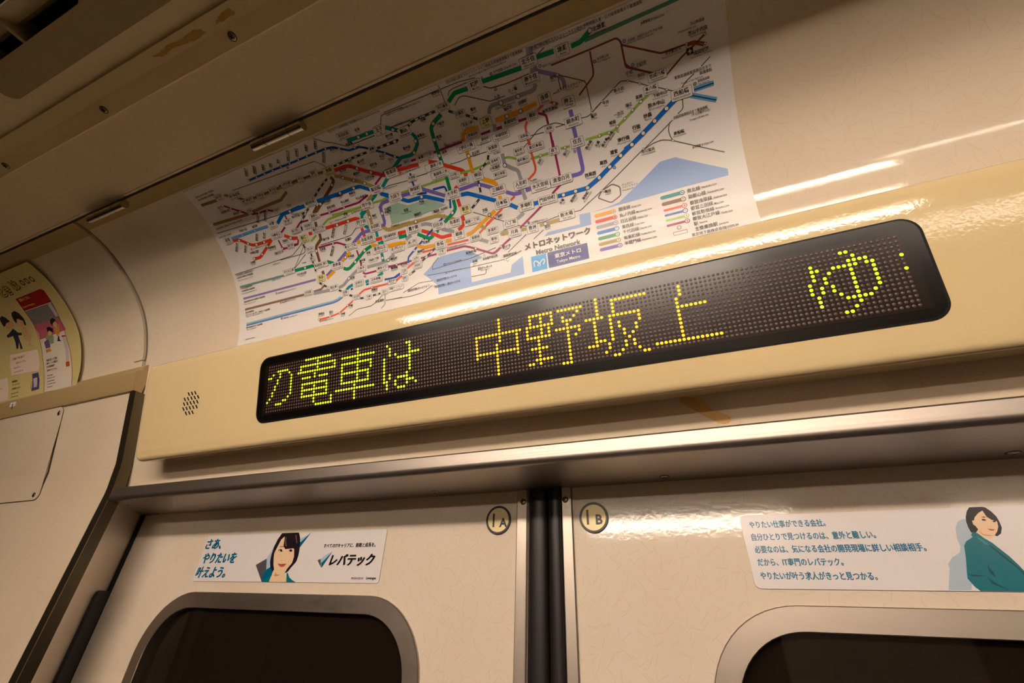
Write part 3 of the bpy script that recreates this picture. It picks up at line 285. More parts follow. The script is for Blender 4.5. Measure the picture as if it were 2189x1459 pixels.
MB_ = [(-334.1,184.2,'B','和光市','Wakoshi',0),(-311.9,179.6,'B','地下鉄成増','Chikatetsu-narimasu',0),(-299.3,169.7,'B','地下鉄赤塚','Chikatetsu-akatsuka',0),(-278.4,169.7,'B','平和台','Heiwadai',0),(-258.7,170.4,'B','氷川台','Hikawadai',0),(-237.2,170.9,'B','小竹向原','Kotake-mukaihara',0),(-216.5,170.4,'B','千川','Senkawa',0),(-197.1,171.2,'B','要町','Kanamecho',0),(-177.4,168,'Y','池袋','Ikebukuro',0),(-139.5,194.2,'B','赤羽岩淵','Akabane-iwabuchi',0),(-99.4,186.1,'B','王子','Oji',0),(-305.1,158.1,'B','練馬','Nerima',0),(-267.7,148.7,'B','中井','Nakai',0),(-283.2,136.2,'B','中野','Nakano',0),(-260.7,133.7,'B','東中野','Higashi-nakano',0),(-358.9,135.6,'B','荻窪','Ogikubo',0),(-284.3,123.2,'B','中野坂上','Nakano-sakaue',0),(-219.3,144.1,'B','高田馬場','Takadanobaba',0),(-131.5,134.6,'B','飯田橋','Iidabashi',0),(-106.8,145.1,'B','後楽園','Korakuen',0),(-112.2,121,'B','九段下','Kudanshita',0),(-149.5,122.3,'B','市ケ谷','Ichigaya',0),(-117.2,172.4,'B','巣鴨','Sugamo',0),(-74.9,176.8,'B','駒込','Komagome',0),(-26.4,184.1,'B','西日暮里','Nishi-nippori',0),(11.1,191,'B','町屋','Machiya',0),(-12.6,173.4,'B','日暮里','Nippori',0),(9.5,158.7,'Y','上野','Ueno',0),(-8.6,162.2,'B','京成上野','Keisei-ueno',0),(-7.9,151.9,'B','上野御徒町','Ueno-okachimachi',0),(1.8,144.6,'B','御徒町','Okachimachi',0),(-18,143.6,'B','上野広小路','Ueno-hirokoji',0),(8.8,134.5,'B','秋葉原','Akihabara',0),(20,143,'B','仲御徒町','Naka-okachimachi',0),(-85.5,149.3,'B','春日','Kasuga',0),(-63.5,148.5,'B','本郷三丁目','Hongo-sanchome',0),(-57.3,137.1,'B','御茶ノ水','Ochanomizu',0),(-53.7,128.4,'B','新御茶ノ水','Shin-ochanomizu',0),(-39.5,122.6,'B','小川町','Ogawamachi',0),(-14.3,114.7,'B','神田','Kanda',0),(7.2,122.6,'B','岩本町','Iwamotocho',0),(-31.5,114.6,'B','淡路町','Awajicho',0),(-85.8,133.4,'B','水道橋','Suidobashi',0),(-86.5,121.4,'B','神保町','Jimbocho',0),(-46.7,105.7,'B','大手町','Otemachi',0),(-36.9,86.5,'Y','東京','Tokyo',0),(-101.5,83.2,'B','霞ケ関','Kasumigaseki',0),(-71.5,78.9,'B','日比谷','Hibiya',0),(-51.7,76.8,'B','有楽町','Yurakucho',0),(-32.3,72.9,'B','銀座一丁目','Ginza-itchome',0),(-49.5,63.1,'B','銀座','Ginza',0),(-31.2,54.7,'B','東銀座','Higashi-ginza',0),(-73.1,58.2,'B','新橋','Shimbashi',0),(-72.8,50.2,'B','汐留','Shiodome',0),(-11.7,57.5,'B','新富町','Shintomicho',0),(-11.3,47.6,'B','築地','Tsukiji',0),(-107.1,68.8,'B','虎ノ門','Toranomon',0),(-126.7,67.1,'B','虎ノ門ヒルズ','Toranomon-hills',0),(-105.4,49.8,'B','大門','Daimon',0),(-104.2,41.9,'B','浜松町','Hamamatsucho',0),(-121.7,39.8,'B','三田','Mita',0),(-121.5,31.5,'B','田町','Tamachi',0),(-138.5,32.1,'B','泉岳寺','Sengakuji',0),(-221.4,129.4,'B','東新宿','Higashi-shinjuku',0),(-222.8,114.6,'B','新宿三丁目','Shinjuku-sanchome',0),(-234.5,121.6,'B','西武新宿','Seibu-shinjuku',0),(-254.9,120.9,'B','新宿西口','Shinjuku-nishiguchi',0),(-247.4,109.9,'Y','新宿','Shinjuku',0),(-270.1,106.5,'B','都庁前','Tochomae',0),(-163.7,106.7,'B','四ツ谷','Yotsuya',0),(-148,97.4,'B','永田町','Nagatacho',0),(-162.6,86.9,'B','赤坂見附','Akasaka-mitsuke',0),(-132.3,83,'B','国会議事堂前','Kokkai-gijidomae',0),(-149.1,72.9,'B','溜池山王','Tameike-sanno',0),(-187.5,84.9,'B','青山一丁目','Aoyama-itchome',0),(-243.9,95.4,'B','代々木','Yoyogi',0),(-244.7,84.4,'B','原宿','Harajuku',0),(-234.2,74.3,'B','明治神宮前〈原宿〉','Meiji-jingumae',0),(-211.6,68.4,'B','表参道','Omote-sando',0),(-237.4,58.6,'Y','渋谷','Shibuya',0),(-284.1,77.7,'B','代々木上原','Yoyogi-uehara',0),(-178.4,56.5,'B','六本木','Roppongi',0),(-149.6,50.1,'B','麻布十番','Azabu-juban',0),(-259,45.2,'B','中目黒','Naka-meguro',0),(-220.2,42.9,'B','恵比寿','Ebisu',0),(-203.7,33.1,'B','目黒','Meguro',0),(-188.5,24.6,'B','五反田','Gotanda',0),(-183.3,40.1,'B','白金台','Shirokanedai',0),(-159.4,39.1,'B','白金高輪','Shirokane-takanawa',0),(-170.9,20.7,'B','大崎','Osaki',0),(-149.2,21.9,'B','品川','Shinagawa',0),(-133.5,23.3,'B','高輪ゲートウェイ','Takanawa Gateway',0),(64.4,192.2,'B','北千住','Kita-senju',0),(95,190.6,'B','綾瀬','Ayase',0),(62.2,178.7,'B','南千住','Minami-senju',0),(69.6,159.8,'B','浅草','Asakusa',0),(89.8,150.3,'B','押上','Oshiage',0),(54.7,149.6,'B','蔵前','Kurame',0),(31.9,151.3,'B','新御徒町','Shin-okachimachi',0),(66.9,134.2,'B','両国','Ryogoku',0),(89.9,133.5,'B','錦糸町','Kinshicho',0),(41.9,134.9,'B','浅草橋','Asakusabashi',0),(89.5,115.1,'B','住吉','Sumiyoshi',0),(50.1,123.1,'B','東日本橋','Higashi-nihombashi',0),(33.2,124.4,'B','馬喰町','Bakurocho',0),(34.5,115.3,'B','馬喰横山','Bakuroyokoyama',0),(66.8,114.4,'B','森下','Morishita',0),(8.7,109.3,'B','新日本橋','Shin-nihombashi',0),(27.6,93.9,'B','人形町','Ningyocho',0),(2.7,95.7,'B','三越前','Mitsukoshimae',0),(3.7,81.5,'B','日本橋','Nihombashi',0),(28,72.1,'B','茅場町','Kayabacho',0),(50.4,72.1,'B','門前仲町','Monzen-nakacho',0),(46.2,86.9,'B','水天宮前','Suitengumae',0),(67.4,86.7,'B','清澄白河','Kiyosumi-shirakawa',0),(8.5,59.4,'B','八丁堀','Hatchobori',0),(11.4,48.9,'B','月島','Tsukishima',0),(30.5,48.1,'B','豊洲','Toyosu',0),(66.3,51.9,'B','新木場','Shin-kiba',0),(167.1,145.6,'B','京成八幡','Keisei-yawata',0),(160.4,137.2,'B','本八幡','Motoyawata',0),(183.9,125.8,'B','西船橋','Nishi-funabashi',0),(-276.7,197.8,'N','西高島平','',55),(-264.6,196.9,'N','新高島平','',55),(-252.2,195.9,'N','高島平','',55),(-241.7,195,'N','西台','',55),(-229.8,195.4,'N','蓮根','',55),(-214.5,197.1,'N','志村三丁目','',55),(-202.1,196.8,'N','志村坂上','',55),(-188.5,196.9,'N','本蓮沼','',55),(-176.2,196.5,'N','板橋本町','',55),(-175.3,182.7,'N','板橋区役所前','',55),(-122.2,193.6,'N','志茂','Shimo',0),(-92,177.9,'N','西ケ原','Nishigahara',0),(-135.6,165.1,'N','新大塚','Shin-otsuka',0),(-123.1,157.8,'N','茗荷谷','Myogadani',0),(-148,168.4,'N','大塚','Otsuka',0),(-160.9,163,'N','東池袋','Higashi-ikebukuro',0),(-146.4,155.6,'N','護国寺','Gokokuji',0),(-133.3,147.7,'N','江戸川橋','Edogawabashi',0),(-109.9,162.5,'N','千石','Sengoku',0),(-101.2,156.8,'N','白山','Hakusan',0),(-178.7,140.7,'N','早稲田','Waseda',0),(-161.7,138.7,'N','神楽坂','Kagurazaka',0),(-197.4,139.4,'N','西早稲田','Nishi-waseda',0),(-195.1,132.5,'N','若松河田','Wakamatsu-kawada',0),(-174.6,133,'N','牛込柳町','Ushigome-yanagicho',0),(-152.8,132.4,'N','牛込神楽坂','',0),(-138.7,184.4,'N','西巣鴨','Nishi-sugamo',0),(-158.9,185.6,'N','新板橋','Shin-itabashi',0),(-126,111.2,'N','半蔵門','Hanzomon',0),(-342,173.2,'N','光が丘','Hikarigaoka',0),(-338.1,167.9,'N','練馬春日町','',0),(-325.4,161.7,'N','豊島園','',0),(-300,148,'N','新江古田','',55),(-287.6,148.1,'N','落合南長崎','',55),(-351,125.4,'N','南阿佐ケ谷','',55),(-338.9,120.2,'N','新高円寺','',55),(-314.2,128.8,'N','東高円寺','',55),(-302.2,127.8,'N','新中野','',55),(-327.1,113,'N','中野富士見町','',0),(-335.5,101.1,'N','方南町','Honancho',0),(-297.9,111,'N','中野新橋','Nakano-shimbashi',0),(-274.7,113.5,'N','西新宿','Nishi-shinjuku',0),(-290.5,103.5,'N','西新宿五丁目','',0),(-309,141,'N','高円寺','',0),(-328.4,141.5,'N','阿佐ケ谷','',0),(-248.1,149.7,'N','落合','',0),(-205.4,106.1,'N','新宿御苑前','',55),(-187.9,105.5,'N','四谷三丁目','',55),(-180.2,120.2,'N','曙橋','Akebonobashi',0),(-145,108.8,'N','麹町','Kojimachi',0),(-127.2,108.2,'N','半蔵門','Hanzomon',0),(-246,136.6,'N','新大久保','',0),(-226.3,91.1,'N','北参道','Kita-sando',0),(-218.3,102,'N','千駄ケ谷','',0),(-187.6,93.7,'N','信濃町','',0),(-214,86.6,'N','国立競技場','',55),(-189.5,73.6,'N','外苑前','Gaiemmae',0),(-165,71.6,'N','赤坂','Akasaka',0),(-175.2,65.2,'N','乃木坂','Nogizaka',0),(-159.9,62.5,'N','六本木一丁目','Roppongi-itchome',0),(-132.8,56.8,'N','神谷町','Kamiyacho',0),(-191.4,48,'N','広尾','Hiroo',0),(-265.3,70.2,'N','代々木公園','Yoyogi-koen',0),(-133.7,46.3,'N','赤羽橋','Akabanebashi',0),(-162.6,27.4,'N','高輪台','Takanawadai',0),(-196.1,15,'N','戸越','Togoshi',0),(-206.5,7.3,'N','中延','Nakanobu',0),(-224.6,13.3,'N','馬込','Magome',0),(-239.1,14.2,'N','西馬込','Nishi-magome',0),(-155.9,12.8,'N','京急蒲田','',0),(-35,171.1,'N','千駄木','Sendagi',0),(-41.6,160.5,'N','根津','Nezu',0),(-41.4,145.9,'N','湯島','Yushima',0),(-59.3,167.7,'N','本駒込','Hon-komagome',0),(-79.2,161.7,'N','東大前','Todaimae',0),(-50.6,180.1,'N','田端','Tabata',0),(1.4,172.3,'N','鶯谷','Uguisudani',0),(-27.7,197,'N','熊野前','Kumanomae',0),(-9.7,135.4,'N','末広町','Suehirocho',0),(5.3,116.4,'N','小伝馬町','Kodemmacho',0),(43.4,175.3,'N','三ノ輪','Minowa',0),(27.3,174.9,'N','入谷','Iriya',0),(34.3,162.4,'N','稲荷町','Inaricho',0),(49.3,163,'N','田原町','Tawaramachi',0),(81.4,172.8,'N','曳舟','Hikifune',0),(95.3,161.3,'N','とうきょうスカイツリー','TOKYO SKYTREE',0),(71.7,149.9,'N','本所吾妻橋','',0),(109,131.6,'N','亀戸','Kameido',0),(99.1,109.9,'N','西大島','Nishi-ojima',45),(107,108.2,'N','大島','Ojima',45),(113.8,107.5,'N','東大島','Higashi-ojima',45),(-83.7,107.8,'N','竹橋','Takebashi',0),(-92.3,96.2,'N','桜田門','Sakuradamon',0),(-65.5,93.5,'N','二重橋前〈丸の内〉','Nijubashimae',0),(-15.8,79.8,'N','京橋','Kyobashi',0),(-1.1,69.7,'N','宝町','Takaracho',0),(-89.1,65.6,'N','内幸町','',0),(-100.1,56.6,'N','御成門','Onarimon',0),(-120.9,47.4,'N','芝公園','Shibakoen',0),(-134.1,47.7,'N','赤羽橋','',0),(-39,40.6,'N','築地市場','Tsukijishijo',0),(-18.3,30.3,'N','お台場海浜公園','',0),(-35.5,29.6,'N','台場','Daiba',0),(-25,20,'N','東京テレポート','Tokyo Teleport',0),(-104.6,104.1,'N','皇居','The Imperial Palace',0),(-69.9,19.7,'N','羽田空港第2ターミナル','',0),(-69.1,12.8,'N','羽田空港第1・第2ターミナル','',0),(-106.2,16.2,'N','羽田空港第1ターミナル','',0),(50.8,109.6,'N','浜町','Hamacho',45),(76.7,109.5,'N','菊川','Kikukawa',45),(63.8,66.6,'N','木場','Kiba',45),(75.5,66.5,'N','東陽町','Toyocho',45),(87.2,65.9,'N','南砂町','Minami-sunamachi',45),(95.3,82.8,'N','西葛西','Nishi-kasai',0),(109,89.6,'N','葛西','Kasai',0),(45.8,45.2,'N','辰巳','Tatsumi',0),(1,36.4,'N','勝どき','Kachidoki',0),(3.5,27.7,'N','国際展示場','',0),(149.8,133.9,'N','篠崎','Shinozaki',0),(140.2,130.4,'N','瑞江','Mizue',0),(130.5,126.1,'N','一之江','Ichinoe',0),(123.8,121,'N','船堀','Funabori',0),(119.8,111.7,'N','東大島','',45),(162.6,123.8,'N','原木中山','Baraki-nakayama',0),(154.1,116.9,'N','妙典','Myoden',0),(143.1,110.5,'N','行徳','Gyotoku',0),(130.6,104.3,'N','南行徳','Minami-gyotoku',0),(120,96,'N','浦安','Urayasu',0),(166.8,130.4,'N','下総中山','Shimousa-nakayama',0),(145.3,154.8,'N','小岩','Koiwa',0),(154.3,149.6,'N','市川','Ichikawa',0),(134.4,144.9,'N','新小岩','Shin-koiwa',0),(121.4,138.5,'N','平井','Hirai',0),(177.1,95.3,'N','南船橋','Minami-funabashi',0),(149.2,88.4,'N','市川塩浜','Ichikawa-shiohama',0),(108.1,63,'N','舞浜','Maihama',0),(202.2,166,'N','芝山千代田','Shibayama-chiyoda',0),(203.1,151.1,'N','成田空港','Narita Airport Terminal 1',0),(182.3,158.4,'N','空港第2ビル','Narita Airport Terminal 2・3',0),(128.1,195.1,'N','北綾瀬','Kita-ayase',0)]
MT = [(-13.8,201.9,3,'日比谷線は東武スカイツリーライン経由 日光線南栗橋まで直通運転'),(8.1,199.3,2,'Hibiya Line Through to TOBU SKYTREE Line and Nikko Line'),(69.8,200.9,3,'半蔵門線は東武スカイツリーライン経由 伊勢崎線久喜・日光線南栗橋まで直通運転'),(70,199.3,2,'Hanzomon Line Through to TOBU SKYTREE Line and Isesaki Line,Nikko Line'),(31.1,194.7,2.8,'千代田線 Chiyoda Line'),(160.4,186.7,2.6,'JR常磐線 JR Joban Line'),(148.3,178.4,2.4,'北総線・成田スカイアクセス線'),(147.3,176.7,1.9,'Hokuso Line / Narita Sky Access Line'),(152.1,159.1,2.4,'京成本線'),(150.8,157.6,1.9,'Keisei Main Line'),(121.4,174,2.4,'京成押上線'),(121.3,171.9,1.9,'Keisei Oshiage Line'),(75,184.4,2.2,'東武スカイツリーライン'),(180.1,139.1,2.9,'東葉高速線東葉勝田台まで'),(199.8,136.1,2.9,'直通運転'),(184.7,133.3,2,'Through to Toyo Rapid Line'),(197.7,131,2.2,'東葉高速線'),(197.7,128.5,1.8,'Toyo Rapid Line'),(174.5,109.1,2.9,'JR総武線津田沼まで直通運転'),(189.3,106.5,2.6,'(平日の朝夕のみ)'),(187,103.1,2,'Through to JR Sobu Line'),(197.2,173.1,2.6,'芝山鉄道線'),(187.6,170.6,1.9,'Shibayama Railway Line'),(185.5,80.2,2.4,'JR京葉線 JR Keiyo Line'),(-153.5,202.4,2.4,'埼玉スタジアム線浦和美園まで直通運転 Through to Saitama Stadium Line'),(-86.6,184.4,1.9,'東京さくらトラム'),(-82.5,196.2,2,'東京さくらトラム(都電荒川線) Tokyo Sakura Tram'),(-81.1,185.3,2,'JR京浜東北線 JR Keihintohoku Line'),(-37.8,151.3,2.2,'都営大江戸線 Oedo Line'),(24.9,166.2,2.4,'日比谷線 Hibiya Line'),(-369.6,92.4,2.6,'小田急線経由 多摩線唐木田まで'),(-370,89,2.6,'小田原線 伊勢原まで直通運転'),(-369.4,85.5,1.8,'Through to Odakyu Odawara Line and Tama Line'),(-368.5,74.6,2.6,'小田急小田原線本厚木・'),(-367.9,71,2.6,'小田原線経由で直通運転'),(-367.6,67.8,1.8,'Through to Odakyu Odawara Line and Tama Line'),(-365.9,56.3,2.6,'東急田園都市線中央林間まで直通運転'),(-365.7,53.2,1.8,'Through to Tokyu Den-en-toshi Line'),(-364.5,41.8,2.6,'東急東横線経由'),(-364.2,38.2,2.6,'みなとみらい線 元町・中華街まで直通運転'),(-363.2,36.1,1.8,'Through to Tokyu Toyoko Line and Minatomirai Line'),(-363,21.4,2.6,'東急目黒線日吉まで直通運転'),(-362.7,18.6,1.8,'Through to Tokyu Meguro Line'),(-362.1,5.3,2,'DESIGNED by DEWDEW'),(-307.3,55.6,2,'東急田園都市線 Tokyu Den-en-toshi Line'),(-301.4,42.3,2,'東急東横線 Tokyu Toyoko Line'),(-299.5,21.4,2,'東急目黒線 Tokyu Meguro Line'),(-314.6,73.5,2,'小田急線 Odakyu Line'),(-238.1,5.5,2,'都営浅草線 Asakusa Line'),(-305.8,91.8,2,'京王線 Keio Line'),(-364.8,193.5,2.4,'東武東上線 森林公園まで直通運転'),(-364.4,189.8,2.4,'西武池袋線 飯能まで直通運転'),(-366.8,152.8,2.4,'西武有楽町線・池袋線 小手指・飯能まで直通運転'),(-370.4,142.4,2.4,'JR中央線 三鷹まで直通運転'),(-247.3,138.6,2.2,'東西線 Tozai Line'),(-326.9,117.2,2.2,'丸ノ内線 Marunouchi Line'),(-94.9,141.4,2.4,'丸ノ内線 Marunouchi Line'),(-201.3,117.7,2.2,'丸ノ内線 Marunouchi Line'),(-169.1,120,2,'都営新宿線 Shinjuku Line'),(-125.4,92.7,2.4,'有楽町線 Yurakucho Line'),(-120.1,131.9,2,'JR中央線 JR Chuo Line'),(-62.8,52.3,2.2,'都営浅草線 Asakusa Line'),(-69,35.6,1.9,'ゆりかもめ YURIKAMOME'),(-67.4,26.3,1.9,'りんかい線 Rinkai Line'),(30.2,54.3,2.4,'JR京葉線 JR Keiyo Line'),(7.5,129.4,2,'*地上乗換え'),(36.6,94.6,2,'*地上乗換え'),(36.2,92.7,1.6,'*Transfer at ground level'),(121.6,65.5,2.4,'ディズニー'),(121.6,62.9,2.4,'リゾートライン'),(121.1,60.4,1.8,'Disney Resort Line'),(-261.7,82.8,2,'千代田線'),(114.6,43.4,4.3,'銀座線'),(126.2,42.7,2.7,'Ginza Line'),(114.5,37.4,4.3,'丸ノ内線'),(129.7,36.7,2.7,'Marunouchi Line'),(114.9,31.7,4.3,'日比谷線'),(129.9,31.1,2.7,'Hibiya Line'),(114.9,25.8,4.3,'東西線'),(126.2,25.3,2.7,'Tozai Line'),(115,20.5,4.3,'千代田線'),(129.7,20.2,2.7,'Chiyoda Line'),(114.9,14.6,4.3,'有楽町線'),(130.1,14.2,2.7,'Yurakucho Line'),(114.9,8.9,4.3,'半蔵門線'),(130,8.5,2.7,'Hanzomon Line'),(174.7,43.2,4.3,'南北線'),(186.7,43.2,2.7,'Namboku Line'),(174.7,37.6,4.3,'副都心線'),(190.4,37.2,2.7,'Fukutoshin Line'),(174.8,31.6,4.3,'都営浅草線'),(194.1,31.2,2.7,'Asakusa Line'),(174.6,26.4,4.3,'都営三田線'),(193.6,25.6,2.7,'Mita Line'),(174.6,21.2,4.3,'都営新宿線'),(193.6,21,2.7,'Shinjuku Line'),(174.4,16.3,4.3,'都営大江戸線'),(197.3,15.4,2.7,'Oedo Line'),(174.4,11.3,4.3,'駅'),(179,11.3,2.6,'Stations'),(174.5,6.1,4.3,'主要乗換駅'),(193.5,5.5,2.6,'Junctions'),(170.9,1.2,3.6,'東京地下鉄株式会社'),(196.9,1.2,3.2,'©2020.06')]
MS = [('L',[(46.4,169.4),(29,169.3),(30.8,157.1),(45,157.1),(120.5,196.1),(29,169.7),(-82.1,112.8),(-52.3,87.6),(-96.8,90.2),(-12.1,74.5),(-140.6,57.7),(-12.1,74.5),(15.7,116.3),(66.6,72.4),(78.7,72.5),(90.5,72.3),(102.8,78.2),(44.1,49.5),(-17.9,135.5),(-42.3,174.1),(-47.5,160.2),(-48,144.9),(-147.8,62),(-140.8,57.8),(-151.6,109.5),(-134.6,109.3),(-169.8,76),(-185.1,66.4),(-197,49.3),(-197.5,74.8),(-196.3,112.7),(-180.3,112.8),(-258.6,76.8),(-266.4,115.5),(-235.8,91.9),(-125.1,187.8),(-114.5,187.7),(-85.4,182.2),(-143.6,160.7),(-129.5,152.6),(-164.9,157.1),(-153.5,150.9),(-142.2,144.4),(-157.4,143.7),(-176.5,143.3),(-181.8,154.1),(-206.9,139.9),(-251,143.6),(-85.6,182.3),(-67.4,165.2),(-73.4,155.7),(-250.9,143.3),(-265.6,115.5),(-306.5,120.5),(-319.2,120.6),(-331.1,125),(-342.2,131.6),(-304.5,114.8),(-316.7,107.6),(-331.1,105.6),(136.7,98.2),(147.9,104.7),(159.1,111.5),(170.4,118.3),(125.3,92),(113.9,85.1),(102.7,78.5),(90.2,72.4)]),('S',[(-280.5,189),(-268.1,189.1),(-255.8,189.2),(-243.2,189.1),(-230.9,189.5),(-218.1,189.4),(-205.3,189.5),(-193.1,189.3),(-180.6,189.5),(-167.5,189.2),(-152.3,184.7),(-135,180.2),(-105.4,164.8),(-95.6,158.5),(-92.9,68.6),(-106,60.3),(-115.4,47.2),(-130.5,49.7),(-33,43.7),(-5.1,38.7),(-6.4,71.2),(52.7,114.3),(77.3,114.2),(-6.3,70.9),(-5,38.5),(110.4,114.4),(119.1,114.3),(127.3,117.1),(134.8,121.5),(142.7,126),(150.5,130.4),(76.8,153.2),(-209.8,94.2),(-165.8,31.1),(-200.7,17.5),(-211.9,10),(-225.9,8.2),(-242.4,8.3),(-199.9,128),(-178.9,127.9),(-182.6,122.8),(-95.9,159),(-328.7,168.9),(-318.4,162.1),(-293.5,153.3),(-280.6,153.3),(-283.3,106.6)]),('T',[(143.1,149.6),(152.2,144.5),(172.9,132.7),(130.2,147.9),(118.5,141.3),(192.9,160.6),(192.6,158.9),(207.3,162.6),(206.7,156.1),(205.8,154.5),(171.1,90.9),(145.7,91.6),(102.9,66),(104.7,65),(107.9,135.2),(108.1,137.3),(85.7,174.1),(82.8,161.1),(46.7,178.6),(-22.8,199.2),(19.5,194.5),(-52.2,183.4),(-1.8,167.6),(-155.7,191.6),(-152.3,184.7),(-151.6,181.4),(-145.2,172),(-129.6,180.9),(-135,180.4),(-191.3,96.6),(-216.5,97.1),(-22.8,199.2),(19.5,194.5),(-37.2,26.4),(-24.5,33.9),(-31.6,23.6),(-1.8,23.5),(0.4,21.6),(-92,16.7),(-85.8,20.2),(-85.2,14.4),(-148.5,11.1),(-333.5,136.3),(-311.7,136.4)])]
MW = [[(105.7,48.9),(116.3,50.5),(136.2,62.7),(157.4,76.4),(170.6,76.4),(209.4,53.4),(209,47.4),(174.1,48),(88.9,48)],[(78.2,49),(88.7,48.6),(87.9,36.4),(40.7,37),(45.5,40.5),(77.6,39.7)],[(-97.9,30.8),(-75.4,45.7),(-47.2,45.5),(-40.6,43.8),(-26.6,32.4),(-41.4,29.2),(-40.9,7.9),(2.2,8.2),(4.2,16.5),(16.5,22.7),(16.7,2.8),(-80.2,3.3),(-80.8,14),(-92.1,25.6)]]
MG = [(-125.4,114.4),(-112.4,115.3),(-101.3,109.1),(-75.1,108.5),(-56.8,97.2),(-85.8,94.9),(-127.1,94.5)]
MLG = [('gz','G',[(93.6,43.7),(110,43.1)]),('rs','M',[(93.5,37.8),(110.1,37.4)]),('hb','H',[(93.4,31.9),(110.2,31.7)]),('tz','T',[(93.4,26.4),(110.1,25.8)]),('cy','C',[(93.6,20.4),(110,20.1)]),('yr','Y',[(93.4,14.3),(110,14.3)]),('hz','Z',[(93.5,8.6),(110.4,8.5)]),('nb','N',[(153.6,43.6),(170.5,43.2)]),('fk','F',[(153.7,37.5),(170.4,36.9)]),('as','A',[(153.7,31.1),(170.3,31.2)]),('mt','I',[(153.8,26.1),(170.1,26.2)]),('sj','S',[(153.9,21.2),(170.3,21.2)]),('od','E',[(153.7,16),(169.9,16.1)])]
SYM = [('cy',28.8,194.5),('mt',28.2,181.7),('mt',145.8,179.3),('mt',149.2,160.1),('mt',119.1,173.1),('mt',72.9,185.7),('od',-38.2,152.6),('hb',23.6,166.3),('rs',-96.7,142),('rs',-203.4,117.3),('sj',-171.3,119.7),('yr',-127,93.1),('as',-64.7,52.8),('mt',-71,35.6),('mt',-69.7,25.9),('hz',85.5,108.3),('sj',127,113.7),('tz',118,83.4),('tz',-248.7,140),('mt',-223.1,186.2),('ty',-309.7,56.1),('rs',-303.7,42.5),('mt',-302.4,22),('as',-240,5.6),('bl',195.2,129.6),('rs',-329.7,117.4),('bl',27.6,55),('as',-83.8,196.6),('od',-174.3,46.6),('rs',-96.9,141.3)]
MLQ = [(162.4,11.6),(156.7,6.7),(168.4,5.9)]
MTT = [(20.8,28.6),(84.2,33.2),(30.8,21.9),(74.9,23.8),(24.9,19.5),(40.5,19.3),(40.7,2.7),(25.3,2.9),(41.7,19.5),(81.3,19.2),(81.3,2.8),(41.8,3.1)]
MEM = [(27.8,7.9),(27.4,12),(28.1,13.8),(29.5,13.9),(31.3,12.4),(32.7,10.3),(35.5,12.8),(37,13.9),(38.1,13.4),(38.2,11.1),(36.6,8.1)]
BOX = [(-56,107.9),(-37.3,102.6)]
